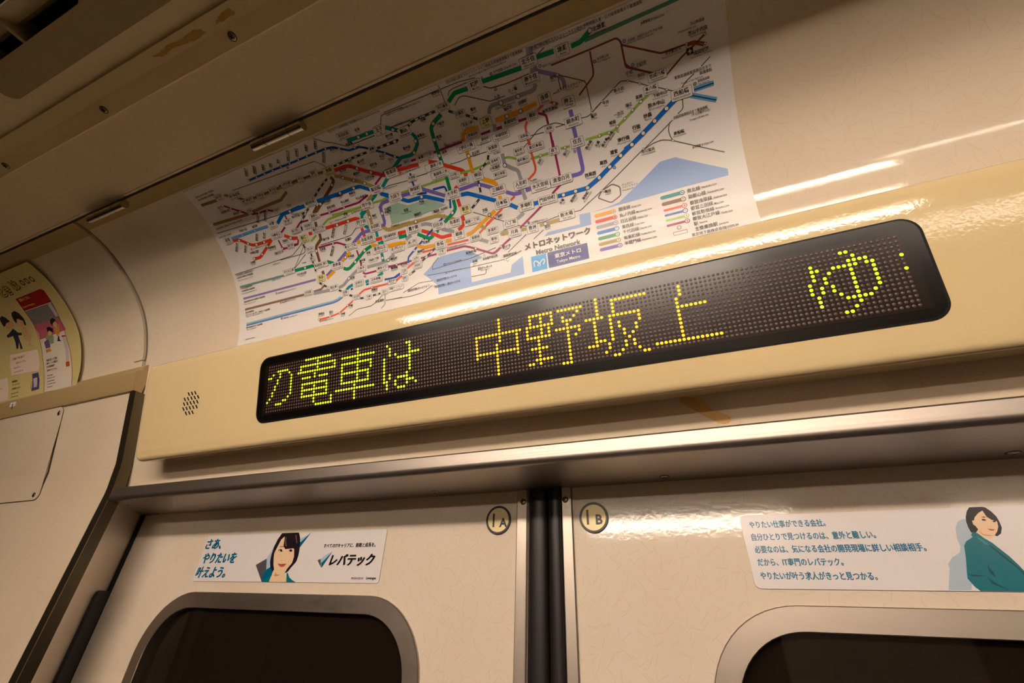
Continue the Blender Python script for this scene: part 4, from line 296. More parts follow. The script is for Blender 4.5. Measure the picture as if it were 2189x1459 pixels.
A1 = [('portrait','lblue',1,[(-346.5,46.4),(-341.8,55.9),(-340.4,60.3),(-338.2,49.2),(-336.1,37.9),(-342,34.7)]),('portrait','lblue',1,[(-302.5,66.8),(-292,70.6),(-288.9,73.5),(-300,62.9)]),('portrait','grey',1,[(-361,39.6),(-346.4,46.2),(-342,34.7),(-338.9,23.7),(-343.7,22.1)]),('portrait','teal',2,[(-342,34.7),(-336.1,37.9),(-330.2,32.4),(-331.2,28.3),(-340,24.6),(-343.7,22.1),(-345.5,29.2)]),('portrait','teal',2,[(-300.5,56.3),(-301.5,62.5),(-288,73.7)]),('portrait','skin',3,[(-335.9,58.8),(-331.5,67),(-327.9,70.3),(-308.8,57.3),(-305.9,51.6),(-305.1,46.1),(-306.6,41.5),(-308.4,37.4),(-312,32.8),(-306.6,22.2),(-332.6,22),(-331.3,26.9),(-330.9,32.4),(-330.4,36),(-335.4,44.4),(-337.3,52)]),('portrait','hair',4,[(-333.5,73.7),(-307.1,73.7),(-303.2,67.8),(-301,62.9),(-299.1,53.4),(-298.7,48.8),(-299.4,42.8),(-304.3,37.4),(-308.4,32.4),(-312.6,31),(-309.9,36),(-305.3,41.5),(-304.8,47.9),(-307.4,55.4),(-309.2,56.6),(-321.3,55.9),(-325.4,59.1),(-327.7,69.8),(-332,66.5),(-335.2,57.3),(-336.9,52),(-335.7,46.8),(-333,39.8),(-329.8,34.7),(-331.6,32.4),(-336.9,37.5),(-339.7,43.1),(-340.7,50.2),(-340.2,58.8),(-337.8,66.6)]),('portrait','hairlight',5,[(-322.8,59.5),(-325.9,65.4),(-326,69.3),(-324.4,68.8),(-323.3,64.3),(-319.6,58.5)]),('portrait','hairlight',5,[(-312,70.9),(-310,71.3),(-305.1,62),(-306.8,62.1)]),('portrait','jacket',5,[(-343.6,21.9),(-339.5,25.1),(-331.4,28.7),(-331.8,26.5),(-332.6,22)]),('portrait','jacket',5,[(-309.6,31.9),(-307.2,31),(-303.6,27),(-298.6,24.4),(-292.5,22.3),(-306.3,22.2)]),('portrait','dark',6,[(-332,54.6),(-330.4,55.8),(-327.7,56.1),(-324.8,55),(-324.5,53.5),(-326.5,53.2),(-328.9,53.8)]),('portrait','white',7,[(-330.6,54.6),(-329.4,55.2),(-328.2,54),(-329.5,54)]),('portrait','white',7,[(-326.1,55.2),(-324.7,54.7),(-325,53.8)]),('portrait','dark',6,[(-315.9,53.7),(-314.6,55.4),(-312.3,55.7),(-309.7,54.5),(-310,53.3),(-311.9,53),(-314.4,53.4)]),('portrait','white',7,[(-315.3,53.7),(-314.3,54.8),(-313.5,53.5)]),('portrait','hair',6,[(-332,58),(-329.7,59.1),(-326.1,59.1),(-324.4,58.3),(-328.7,58.6)]),('portrait','lip',6,[(-326.9,40.9),(-321.2,40.4),(-318.5,40.6),(-313.1,40.6),(-316,37.8),(-319.8,37.2),(-323.9,38.6)]),('portrait','lipdark',7,[(-327,41),(-321,40),(-318.3,40.2),(-312.8,40.8),(-318.1,39.5),(-321.5,39.5)]),('portrait','nose',6,[(-323.5,45.1),(-321.6,43.9),(-320.3,44.1),(-321.1,43.5),(-322.7,44.1)]),('portrait','nose',6,[(-318.3,44.3),(-316,44.5),(-316.8,43.8)]),('portrait','neckline',6,[(-326.6,31.9),(-323.5,29.7),(-318.8,29.7),(-321.6,28.3),(-326.9,27.9)]),('logo','grey',2,[(-269,43.9),(-264.9,45.2),(-261.2,36.3)]),('logo','lblue',1,[(-264.9,45.2),(-259.3,49),(-250.3,52.4),(-257.6,43.7),(-262.8,40.8)]),('logo','teal',3,[(-262.8,40.8),(-250.3,52.4),(-260.6,36.3)])]
A1T = [('slogan','teal',42,(-458.1,63.4),13.2,'さあ、'),('slogan','teal',42,(-454.9,47.3),13.2,'やりたいを'),('slogan','teal',42,(-457,31.7),13.2,'叶えよう。'),('caption','black',0,(-264.5,58.3),4.6,'すべてのITキャリアに、挑戦と成長を。'),('logo','black',10,(-250.2,43.6),12.4,'レバテック'),('caption','grey',0,(-217.1,26.5),2.6,'PRODUCED BY'),('caption','black',0,(-198,26.9),3.5,'Leverages')]
A2 = [('portrait','pblue',1,[(280.5,21.8),(286.3,34.9),(286.5,37.4),(290.2,41.3),(295.6,44.3),(297.6,48.2),(297.7,53.2),(299.7,59.9),(302.5,64),(305.8,65.5),(311.3,65.5),(307.2,48.5),(292.4,22)]),('portrait','skin',2,[(312,65.5),(313.8,67.8),(318.5,70.8),(319.8,69.4),(324.4,64.1),(322.8,60.1),(320.5,56.2),(318.6,54.2),(315.2,52.3),(309.8,55.6),(311.1,61.4),(310.1,62.8),(310.3,64.2)]),('portrait','hair',3,[(312.6,73.2),(319.6,73.4),(321.2,72.6),(323.4,69.7),(324.6,66.4),(324.7,62.3),(324.3,59.2),(322.3,55.7),(319.6,54),(318.6,54.7),(320.9,57),(322.8,60.1),(323.6,63.3),(321.1,64.5),(319.4,66.6),(318.8,70.6),(315.9,69.1),(312.8,66.4),(311.6,64.4),(310.6,64.4),(310.1,61.9),(310.9,61),(311.5,58.7),(309.4,56.5),(306.9,56.8),(306.7,60.2),(307.1,63.8),(308,66.6),(310.3,70.7)]),('portrait','jacket',4,[(307.8,57.2),(310.3,56),(312.2,53.3),(315.3,50.1),(317.5,46.6),(320.5,41.9),(323,36.4),(325.1,30.3),(320.9,21.2),(297.2,21.4),(295.3,23.6),(293.3,28.6),(294.4,32.3),(297.2,40),(299.7,48.6),(301.9,51.3),(306.4,53.8),(306.2,55.2)]),('portrait','jacketdark',5,[(312.6,48.9),(313.8,48.4),(318.7,41),(322.3,34.8),(324.6,29.1),(324,27.9),(321.7,34.4),(317.2,41.1)]),('portrait','jacketdark',5,[(308.2,38.6),(307.4,35.2),(308.4,32.3),(308.2,29.4),(306.4,31.9),(306.4,34.4)]),('portrait','jacketdark',5,[(294.3,31.1),(297.8,29.8),(303.9,30.3),(300.4,30.7)]),('portrait','jacketdark',5,[(303.9,30.3),(305.5,27.4),(308,25),(312.8,21.5),(309.1,23.4),(304.8,25.8)]),('portrait','jacketlight',5,[(308.1,54.3),(310,53.3),(313.3,48.8),(311.3,49.3)]),('portrait','dark',4,[(315.8,64.9),(317.3,65.3),(318.4,64.4),(317.2,64),(316.1,64.2)]),('portrait','dark',4,[(321.1,63.6),(322.8,64),(322.8,63.1),(321.7,62.8)]),('portrait','hair',4,[(316.1,66.4),(317.9,66.7),(319.2,66.2),(317.7,66.1)]),('portrait','lip',4,[(316.4,59.1),(318.3,58.7),(320.4,58.4),(318.9,57.5),(317.5,57.8)]),('portrait','nose',4,[(318.4,60.7),(319.7,60.2),(319,60)]),('portrait','neckline',3,[(310.9,58.2),(313.1,55.5),(316.6,54.7),(317.6,54.5),(315.6,54.3),(312.6,55)])]
A2T = [('slogan','teal',0,(170.6,66),5.6,'やりたい仕事ができる会社。'),('slogan','teal',0,(170.1,56.9),5.6,'自分ひとりで見つけるのは、意外と難しい。'),('slogan','teal',0,(170.2,48),5.6,'必要なのは、気になる会社の開発現場に詳しい相談相手。'),('slogan','teal',0,(170.1,39.1),5.6,'だから、IT専門のレバテック。'),('slogan','teal',0,(169.8,29.9),5.6,'やりたいが叶う求人がきっと見つかる。')]
PO = [('panel','white',1,[(-807.2,158.7),(-809.2,137.6),(-807.8,113.8),(-810.9,90.3),(-812.7,58.7),(-804.8,20.5),(-794.3,-4.1),(-719.9,-5),(-730.2,26.1),(-735.4,49.3),(-740.9,73.2),(-740.5,102.1),(-734.6,137),(-736.8,159.7)]),('panel','train',2,[(-809.8,137.1),(-735.1,136.5),(-738.7,119.3),(-739.3,111.6),(-808.5,112.9)]),('panel','pink',2,[(-808.5,112.9),(-739.3,111.6),(-735.7,90.5),(-809.3,87.6),(-807.6,97.6)]),('panel','red',2,[(-807.6,158.4),(-737.2,159.4),(-732.8,156.8),(-734.1,137.5),(-808.8,137.9)]),('notice','box',2,[(-904.2,77.6),(-824.5,73.1),(-821.5,48.4),(-824.2,37.2),(-903.9,41.3),(-910.4,58.9)]),('notice','box',2,[(-966.3,40.9),(-918,38.8),(-906.9,13.7),(-902,-0.6),(-950.1,-2.1)]),('notice','blue',2,[(-842.3,34.2),(-823.9,34.3),(-812.4,4.3),(-833.4,3.5)]),('notice','ltgrey',3,[(-837.6,25.6),(-825.9,25.8),(-820.3,9.2),(-829.5,9)]),('figure','suit',3,[(-882.8,112.3),(-864.7,118.2),(-857.4,109.4),(-847.2,107.4),(-851.9,103.8),(-861.3,105),(-863,96),(-863.2,82.1),(-870.2,81.9),(-866.7,94.7),(-876.3,83.6),(-880.8,84.9),(-876.6,96.5),(-875.5,106.7),(-891.5,106.6),(-891.3,110.8)]),('figure','face',4,[(-880.6,124.6),(-873.4,129.5),(-858.2,130.5),(-855.5,123.6),(-862.4,117.7),(-876.4,117)]),('figure','hair',3,[(-880.6,139.5),(-871.1,142.8),(-864.6,138.2),(-861.4,132.2),(-860.6,123.7),(-876.3,126.9),(-885,125.5),(-884.1,133.8)]),('figure','apron',3,[(-850.1,108),(-837.7,115.8),(-829.4,112.1),(-832.5,102.4),(-826.5,99.2),(-832.9,92.4),(-838.3,89.4),(-833.9,82.5),(-845.5,83),(-839.2,90.6),(-846.2,92.9),(-846.9,99.1)]),('figure','face',4,[(-848,124.2),(-836.4,130),(-827.7,124.1),(-833.2,117),(-844.8,117.3)]),('figure','hair',3,[(-842.8,141.8),(-832,143.6),(-825.4,138),(-822.7,127.1),(-825.9,117.5),(-830.4,116.4),(-830.4,124.6),(-840.5,130.9),(-847,121.9),(-849.8,128.7),(-847.5,136.6)]),('figure','hair',3,[(-763.4,112.7),(-755.5,114.6),(-750.7,111),(-752.8,106.5),(-758.2,107.6),(-764.9,103.1),(-766.3,107.3)]),('figure','face',4,[(-760.9,106.2),(-752.8,108.5),(-751.3,102.3),(-756.2,97.4),(-762.6,99.7)]),('figure','orange',4,[(-763.7,97.9),(-751.1,100.3),(-743.3,104.6),(-750.7,96.3),(-754.7,87.4),(-762.3,85),(-764.6,89.3)]),('figure','suit',3,[(-766.1,76.9),(-760.9,84.7),(-757.8,84.5),(-759.1,78.5),(-755.9,75)]),('figure','hair',3,[(-781.3,102.4),(-774.2,103.4),(-766.5,98.5),(-769.2,92.2),(-773.7,95),(-778.2,97.8),(-783.4,94.9)]),('figure','face',4,[(-783.4,94.9),(-775.9,96.4),(-772,91.8),(-775.8,89.2),(-783.3,90)]),('figure','green',3,[(-795.7,88.4),(-785.1,92.3),(-771.8,87.8),(-776.1,75.8),(-784.3,75.4),(-790.8,82.5)]),('figure','purple',4,[(-801.1,81.5),(-789.4,85.2),(-786.6,77.8),(-787.7,70.1),(-800.6,70.4)]),('figure','orange',4,[(-801.1,68.5),(-789.5,69.4),(-785.9,63.8),(-800.7,62.9)]),('poster','red',3,[(-752.1,83.5),(-741.7,82.6),(-741.9,80.7),(-752.4,81.6)]),('poster','red2',3,[(-748.1,39.3),(-738.8,38.7),(-736.9,30.9),(-746.8,31.2)]),('poster','ltgrey',2,[(-752.4,81.6),(-741.9,80.7),(-739.7,38.8),(-747.4,39.2)]),('poster','ltgrey',3,[(-746.8,135.8),(-738.8,136),(-738.5,114.3),(-746.1,114.6)])]
POT = [('title','title',0,(-829.4,174.5),17,'とき'),('title','title',0,(-789.3,177.7),17,'は'),('panel','gold',0,(-802.1,155),5.5,'緊急のときは…'),('panel','gold',0,(-806.3,144.1),4.5,'In case of emergency...'),('caption','dkred',0,(-900.4,68.6),4.6,'ご遠慮なく駅係員まで'),('caption','dkred',0,(-891.3,60.2),4.6,'お知らせください。'),('caption','dkred',0,(-897.1,52.7),3.4,'Please feel free to'),('caption','dkred',0,(-897,45.6),3.4,'contact our station staff.'),('caption','black',0,(-901.6,29.3),4.2,'携帯電話は'),('caption','black',0,(-900.1,23),4.2,'マナーモードに'),('caption','black',0,(-897.4,16),4.2,'お切替えください'),('caption','black',0,(-895.6,7.8),3,'Please set your mobile'),('caption','black',0,(-892.6,2),3,'phone to silent mode'),('caption','dkred',0,(-958,34.6),4.2,'駅係員まで'),('caption','dkred',0,(-955,21.7),4.2,'知らせてください'),('caption','black',0,(-886.3,152.5),4.4,'passengers'),('caption','black',0,(-801.7,50),4.2,'体調の悪いお客様が'),('caption','black',0,(-801,44.7),4.2,'乗車している場合は'),('caption','dkred',0,(-800.7,38.9),4.2,'非常通報装置で'),('caption','black',0,(-799.1,32.9),4.2,'お知らせください。'),('caption','black',0,(-796.7,24.2),3,'If any passenger'),('caption','black',0,(-795.2,19),3,'becomes ill on board,'),('caption','black',0,(-793.2,13.8),3,'press the emergency'),('caption','dkred',0,(-790.9,8.7),3,'alarm button to notify'),('caption','dkred',0,(-788.6,3.8),3,'the train staff.')]
POC = [(-761.6,177.5),(-749.1,177.5),(-736.2,177.3)]
LED = {'no': (0,[0,0,496,548,1059,1040,1040,1032,1032,1028,1028,514,385,112,0,0]),'den': (13,[16376,256,65534,33026,65535,128,7868,0,8188,4228,8188,4228,8188,16512,16512,32512]),'sha': (29,[256,256,32764,256,16380,8452,8452,8188,4356,4356,8188,128,32767,128,128,128]),'ha': (47,[0,770,516,516,7700,993,513,513,513,513,261,485,1811,2322,226,0]),'naka': (78,[128,128,128,128,16383,4225,4225,4161,4161,8191,4161,64,64,64,64,64]),'no_field': (93,[0,65278,16530,9362,7423,2129,32593,18559,10248,2056,2110,2056,2056,2172,2059,3584]),'saka': (109,[8,65416,136,136,136,16351,8260,8516,4420,4676,2628,1116,2599,2592,4368,24768]),'ue': (125,[0,128,128,128,64,64,8128,64,64,64,64,64,64,64,32767,0]),'yu': (158,[0,384,512,3842,7142,4370,4362,4361,4373,4373,2338,1986,258,128,96,0]),'next': (175,[0,0,0,0,1,0,0,1,0,0,0,0,0,0,0,0])}
AIR = (194.7, 154.6)
PHONE = (-828.5, 16.2)

# ================================================================ THE SETTING
# the panel over the door: lower leaning wall, cove, all one laminate sheet (door bay)
def sheet(v0, v1, off, th, n=70):
    f = [cove_at(v0 + (v1 - v0) * k / n, off) for k in range(n + 1)]; b = [cove_at(v0 + (v1 - v0) * k / n, off - th) for k in range(n + 1)]
    return [tuple(p) for p in f] + [tuple(p) for p in reversed(b)]
VTOP = ARC[-1]
structure(MB().prism(sheet(ARC[2], VTOP - .012, 0, .02), -1.652, 1.004).build('wall_center', M_WALL, smooth=25))
# window bay wall on the left and on the right of the doors: cove, leaning part, upright part
def lean(z): return .7289 + (.5777 - z) * .2773
LEFTP = [(.7995, -4.0), (.7995, .27), (.7985, .29), (.794, .32), (lean(.36), .36), (lean(.59), .59)]
LEFTB = [(y + .03, z) for y, z in reversed(LEFTP)]
for nm, xa, xb in (('wall_left', -12.0, -1.666), ('wall_right', 1.016, 12.0)):
    mb = MB().prism(LEFTP + LEFTB, xa, xb); mb.prism(sheet(0, VTOP - .012, 0, .02), xa, xb - .006 if xb < 0 else xb)
    structure(mb.build(nm, M_WALL, smooth=25))
structure(MB().prism([(.3555, 1.0), (.3555, .9985), (.350, .9985), (.349, 1.0), (-5.15, 1.0), (-5.15, 1.06), (.30, 1.06), (.3555, 1.012)], -12, 12).build('ceiling', M_CEIL))
structure(MB().box((-12, -6, -4.02), (12, 1.2, -4.0)).build('floor', mat('floor vinyl', (70, 62, 56), .35)))
for nm, xa in (('wall_front', 12.0), ('wall_rear', -12.05)):
    structure(MB().box((xa, -6, -4), (xa + .05, 1.2, 1.05)).build(nm, M_WALL))
# far side of the car: same section mirrored, dark windows
mir = lambda pr: [(-4.9 - y, z) for y, z in pr]
mb = MB().prism(mir(LEFTP + LEFTB), -12, 12); mb.prism(mir(sheet(0, VTOP, 0, .02)), -12, 12)
structure(mb.build('wall_opposite', M_WALL, smooth=25))
for k, xc in enumerate((-6.4, -1.0, 4.4)):
    structure(MB().box((xc - 1.7, -5.68, -2.3), (xc + 1.7, -5.66, .05)).build('window_%d' % (k + 1), mat('far window glass', (22, 18, 16), .08)))
structure(MB().box((-14, 2.4, -4), (14, 2.45, 2)).build('wall_tunnel', add_bump(mat('tunnel concrete', (92, 70, 54), .8), 20, .4, .01)))

# ---- trims
# strip along the ceiling with countersunk screws
CS = Vector(P(-.72, .169, .992))
t1 = structure(MB().prism([(.118, 1.002), (.1195, .9945), (.150, .9938), (.184, .9895), (.187, .9905), (.187, 1.002)], -9, 9).build('trim_1', mat('ceiling strip enamel', (206, 186, 144), .4)))
def cross_screw(loc, d, r, parent, name='screw'):
    d = Vector(d).normalized(); mb = MB().dome(loc, d, r, r * .35)
    s = mb.build(name, M_SCREW, parent, smooth=50)
    MB().cyl(Vector(loc) - d * .0002, Vector(loc) + d * .00025, r * 1.12, 20).build('countersink', M_BLACK, s)
    u = d.orthogonal().normalized(); w_ = d.cross(u); mb = MB()
    for a, b in ((u, w_), (w_, u)):
        c = Vector(loc) + d * r * .36
        mb.add([c + a * r * .55 + b * r * .12, c - a * r * .55 + b * r * .12, c - a * r * .55 - b * r * .12, c + a * r * .55 - b * r * .12], [(0, 1, 2, 3)])
    mb.build('cross_slot', M_BLACK, s)
    return s
for x in (-1.5844, -1.1518, -.7216, -.29, .1416): cross_screw(P(x, .168, .9914), (0, -.12, -1), .0034, t1)
# upper edge strip of the hinged panel (door bay) and of the window bay frame
def edge_strip(v0, v1, off, th=.012, n=8): return sheet(v0, v1, off, th, n)
structure(MB().prism(edge_strip(VTOP - .0375, VTOP + .0, .005), -1.645, 1.0).build('trim_2', M_TRIMP, smooth=30))
structure(MB().prism(edge_strip(VTOP - .052, VTOP + .0, .006), -12, -1.66).build('trim_3', M_TRIMP, smooth=30))
structure(MB().prism(sheet(.03, VTOP - .05, .004, .008, 50), -1.715, -1.668).build('trim_4', M_WALL, smooth=30))
# ledge under the window bay posters
structure(MB().prism([(.740, .674), (.722, .672), (.716, .664), (.7175, .648), (.703, .642), (.7015, .636), (.7145, .585), (.720, .5775), (.745, .5775)], -12, -1.632).build('trim_5', M_TRIMP, smooth=25))
# steel post trim between window bay and door bay, following the bend of the wall
def post(off, z0, z1):
    pts = [(.7965, z0), (.7965, .27), (.7950, .29), (.7905, .322), (lean(.36) - .004, .36), (lean(z1) - .004, z1)]
    return [(y - off, z) for y, z in pts] + [(y + .032, z) for y, z in reversed(pts)]
structure(MB().prism(post(0, -4, .577), -1.6585, -1.6285).build('trim_6', M_DARKST, smooth=30))
# splayed steel jamb beside the door with its black rubber guard
mb = MB(); mb.add([P(-1.6275, .797, -4), P(-1.6275, .797, .2505), P(-1.788, 1.0, .2505), P(-1.788, 1.0, -4), P(-1.66, .83, -4), P(-1.66, .83, .2505), P(-1.83, 1.03, .2505), P(-1.83, 1.03, -4)],
   [(0, 1, 2, 3), (4, 5, 6, 7), (0, 1, 5, 4), (1, 2, 6, 5), (2, 3, 7, 6), (3, 0, 4, 7)])
jamb = structure(mb.build('trim_7', mat('satin jamb steel', (236, 226, 212), .45, metal=.85)))
jd = Vector((-.1605, .203, 0)); jl = jd.length; jn = Vector((.203, .1605, 0)) / jl; ju = jd / jl
def on_jamb(a, z, off): q = Vector((-1.6275, .797, 0)) + ju * a + jn * off; return P(q.x, q.y, z)
g0, g1 = .172, .256; pl = [(g1, -4), (g1, .0225), (g0 + .02, .0225), (g0 + .007, .018), (g0, .004), (g0, -4)]
mb = MB(); n = len(pl)
mb.add([on_jamb(a, z, .0) for a, z in pl] + [on_jamb(a, z, .009) for a, z in pl], [tuple(range(n)), tuple(range(n, 2 * n))] + [(k, (k + 1) % n, n + (k + 1) % n, n + k) for k in range(n)])
mb.build('rubber_guard', M_RUBBER, jamb, label='black rubber guard')
MB().box((-1.793, .990, -4), (-1.774, .9995, .249)).build('edge_gap_strip', M_BLACK, jamb, label='black strip standing in for the dark gap beside the door')  # black strip puts in the shade of the gap between door and jamb
# steel lintel over the doors
rad = .013
hp = [(1.01, .2495), (.798 + rad, .2495)] + [(.798 + rad - rad * math.sin(a), .2495 + rad - rad * math.cos(a)) for a in [math.radians(q) for q in range(10, 91, 10)]] + [(.7982, .2835), (.800, .2868), (.803, .2875), (.826, .2875), (1.01, .2875)]
mb = MB().prism(hp, -1.640, .999)
wp = [(-1.641, .81), (-1.795, 1.005), (-1.641, 1.005)]
mb.add([P(x, y, .2495) for x, y in wp] + [P(x, y, .2875) for x, y in wp], [(0, 1, 2), (3, 4, 5), (0, 1, 4, 3), (1, 2, 5, 4), (2, 0, 3, 5)])
lintel = structure(mb.build('trim_8', M_STEEL, smooth=25))
for x, y in ((-.0532, .958), (.4987, .960), (-.5966, .953), (-1.7, .985)):
    cross_screw(P(x, y, .2495), (0, 0, -1), .0038, lintel)
cross_screw(P(-1.635, .86, .2495), (0, 0, -1), .003, lintel)

# unseen ceiling drop, added to block lamp light from the upper cove and map
structure(MB().prism([(-.47, 1.0), (-.47, .932), (-.476, .9255), (-.56, .9255), (-.58, 1.0)], -12, 12).build('added_light_block', M_CEIL))

# ---- doors
SEAM = -.3206
def door(nm, side):
    X = lambda d: SEAM + side * d                       # d = distance from the seam
    wo = rrect(.287, -2.2, 1.222, .0265, .165, 14); hole = rrect(.302, -2.185, 1.207, .0115, .15, 14); wi = rrect(.327, -2.16, 1.182, -.0125, .128, 14)
    outer = [(.034, -4), (1.50, -4), (1.50, .30), (.034, .30)]
    tri = tessellate_polygon([[Vector((a, b, 0)) for a, b in outer], [Vector((a, b, 0)) for a, b in hole]])
    pts = outer + hole; mb = MB(); mb.add([P(X(a), 1.0, b) for a, b in pts], [tuple(t) for t in tri])
    mb.add([P(X(a), 1.04, b) for a, b in pts], [tuple(t) for t in tri]); n = len(hole)
    mb.add([P(X(a), 1.0, b) for a, b in hole] + [P(X(a), 1.04, b) for a, b in hole], [(k, (k + 1) % n, n + (k + 1) % n, n + k) for k in range(n)])
    d = structure(mb.build(nm, M_DOOR))
    d['label'] = 'cream laminate door leaf %s of the black rubber seam' % ('left' if side < 0 else 'right'); d['category'] = 'door'
    # window frame: flat brushed ring with rolled edges
    mb = MB(); n = len(wo); loops = []
    for dd, yy in ((0, 1.0), (0, .9945), (.0016, .9922), (.0385, .9915), (.04, .9928), (.04, 1.03)):
        t = dd / .04; loops.append([P(X(a + (c - a) * t), yy, b + (e - b) * t) for (a, b), (c, e) in zip(wo, wi)])
    vs = [v for lp in loops for v in lp]
    mb.add(vs, [(j * n + k, j * n + (k + 1) % n, (j + 1) * n + (k + 1) % n, (j + 1) * n + k) for j in range(len(loops) - 1) for k in range(n)])
    mb.build('window_frame', M_FRAME, d, smooth=22)
    MB().add([P(X(a), 1.012, b) for a, b in wi] + [P(X(a), 1.017, b) for a, b in wi], [tuple(range(n)), tuple(range(n, 2 * n))] + [(k, (k + 1) % n, n + (k + 1) % n, n + k) for k in range(n)]).build('window_pane', GLASS, d)
    # steel edge strip, slightly proud
    a0, a1 = (.0466, .0740) if side < 0 else (.0344, .0600)
    mb = MB(); lo, hi = min(X(a0), X(a1)), max(X(a0), X(a1))
    pf = [(lo, 1.004), (lo, .996), (lo + .0025, .9935), (hi - .0025, .9935), (hi, .996), (hi, 1.004)]; n = len(pf)
    mb.add([P(x, y, -4) for x, y in pf] + [P(x, y, .262) for x, y in pf], [tuple(range(n)), tuple(range(n, 2 * n))] + [(k, (k + 1) % n, n + (k + 1) % n, n + k) for k in range(n)])
    st = mb.build('edge_strip', M_STEELV, d, smooth=20)
    cross_screw(P((lo + hi) / 2 - side * .003, .9935, .2225), (0, -1, 0), .0026, st)
    # rounded rubber nose
    r0, r1 = 0.0012, a0; pf = []
    for k in range(13):
        a = math.pi * k / 12; pf.append((SEAM + side * ((r0 + r1) / 2 - (r1 - r0) / 2 * math.cos(a)), 1.006 - .017 * math.sin(a) ** .7))
    pf += [(X(r1), 1.03), (X(r0), 1.03)]; n = len(pf); mb = MB()
    mb.add([P(x, y, -4) for x, y in pf] + [P(x, y, .262) for x, y in pf], [tuple(range(n)), tuple(range(n, 2 * n))] + [(k, (k + 1) % n, n + (k + 1) % n, n + k) for k in range(n)])
    mb.build('edge_rubber', M_RUBBER, d, smooth=35)
    return d
GLASS = mat('tinted door glass', (30, 22, 18), .03); _n, _l, _b = nodes(GLASS)
_tr = _n.new('ShaderNodeBsdfTransparent'); _tr.inputs[0].default_value = (.5, .42, .36, 1); _mx = _n.new('ShaderNodeMixShader'); _mx.inputs[0].default_value = .45
_b.inputs['Base Color'].default_value = lin((46, 37, 29)) + (1,)
_l.new(_tr.outputs[0], _mx.inputs[1]); _l.new(_b.outputs[0], _mx.inputs[2]); _l.new(_mx.outputs[0], _n['Material Output'].inputs[0])
door('door_1', -1); door('door_2', 1)

# ================================================================ LAMPS OF THE CAR (rows of bare tubes on the ceiling)
M_TUBE = mat('fluorescent tube', (255, 250, 240), .4, emit=LAMP, emit_rgb=(255, 255, 255))
nodes(M_TUBE)[2].inputs['Emission Color'].default_value = LAMP_COL + (1,)
def lamp(xa, xb, y, z, label, grp, tube=None):
    o = thing('fluorescent_lamp', P((xa + xb) / 2, y, 1.0), label, 'lamp', grp)
    MB().cyl(P(xa, y, z), P(xb, y, z), .018, 24).build('tube', tube or M_TUBE, o, smooth=40)
    MB().prism([(y - .085, 1.0), (y - .03, z + .022), (y + .03, z + .022), (y + .085, 1.0)], xa - .02, xb + .02).build('diffuser', M_DIFF if tube is None else mat('lamp tray white', (240, 238, 230), .35), o)
    for x in (xa, xb):
        MB().box((x - .03, y - .03, z - .03), (x + .03, y + .03, z + .06)).build('lamp_holder', mat('lamp holder', (210, 205, 195), .5), o)
ZL = .93
M_DIFF = mat('lit lamp diffuser', (240, 238, 230), .4, emit=LAMP * .42); nodes(M_DIFF)[2].inputs['Emission Color'].default_value = LAMP_COL + (1,)
M_DIM = mat('low-output fluorescent tube', (255, 250, 240), .4, emit=LAMP * .4); nodes(M_DIM)[2].inputs['Emission Color'].default_value = LAMP_COL + (1,)  # emission lowered so this tube's reflection on the cove stays faint
for r_, (y, xs) in enumerate(((-1.09, ((-1.66, 1.21),)), (-3.8, ((-1.3, .9), (2.3, 5.0))))):
    for xa, xb in xs:
        lamp(xa, xb, y, ZL, ('bare fluorescent tube with lit diffuser in the ceiling row nearer the doors' if r_ == 0 else 'dimmer low-output fluorescent tube in the far ceiling row' if xa > 2 else 'bright fluorescent tube in the far ceiling row'), 'fluorescent tubes, %s' % ('near row' if r_ == 0 else 'far row'), M_DIM if xa > 2 else None)

# ================================================================ LED DESTINATION SIGN
BX0, BX1 = -1.4826, .8414
T_FLAT = .2258; R1, A1_ = .45, math.radians(5); R2 = .03
B0 = Vector((.739, .3345)); TA = Vector((-.2840, .9588)); NB = Vector((-.9588, -.2840))
def rot2(v, a): return Vector((v.x * math.cos(a) - v.y * math.sin(a), v.x * math.sin(a) + v.y * math.cos(a)))
def face_at(t):
    """section of the housing front: flat, then rolling back to the wall; returns point and outward normal"""
    if t <= T_FLAT: return B0 + TA * t, NB
    p = B0 + TA * T_FLAT; c = p - NB * R1; s = t - T_FLAT
    if s <= R1 * A1_: a = s / R1; nn = rot2(NB, -a); return c + nn * R1, nn
    nn = rot2(NB, -A1_); p = c + nn * R1; c = p - nn * R2; a = min((s - R1 * A1_) / R2, 1.6); nn = rot2(nn, -a); return c + nn * R2, nn
def on_face(x, t, off=0.0):
    p, nn = face_at(t); q = p + nn * off; return P(x, q.x, q.y)
sign = thing('led_display_sign', P(-.32, .80, .34), 'long cream housing with a dark LED text display above the doors', 'sign')
mb = MB(); TT = T_FLAT + R1 * A1_ + R2 * 1.05; FR = .014
loops = []
for ins, off in [(0, -.085), (0, -FR)] + [(FR - FR * math.cos(a), -FR + FR * math.sin(a)) for a in [math.radians(q) for q in (15, 30, 45, 60, 75, 90)]]:
    lp = rrect(BX0 + ins, 0 + ins, BX1 - ins, TT - ins * .2, .028 - ins, 8)
    # extra points along straight sides so they follow the roll of the top
    out = []
    for a, b in zip(lp, lp[1:] + lp[:1]):
        out.append(a); m = max(1, int(abs(b[1] - a[1]) / .012))
        out += [(a[0] + (b[0] - a[0]) * k / m, a[1] + (b[1] - a[1]) * k / m) for k in range(1, m)]
    loops.append((out, off))
n = min(len(l) for l, o in loops); loops = [(l, o) for l, o in loops]
N = 120
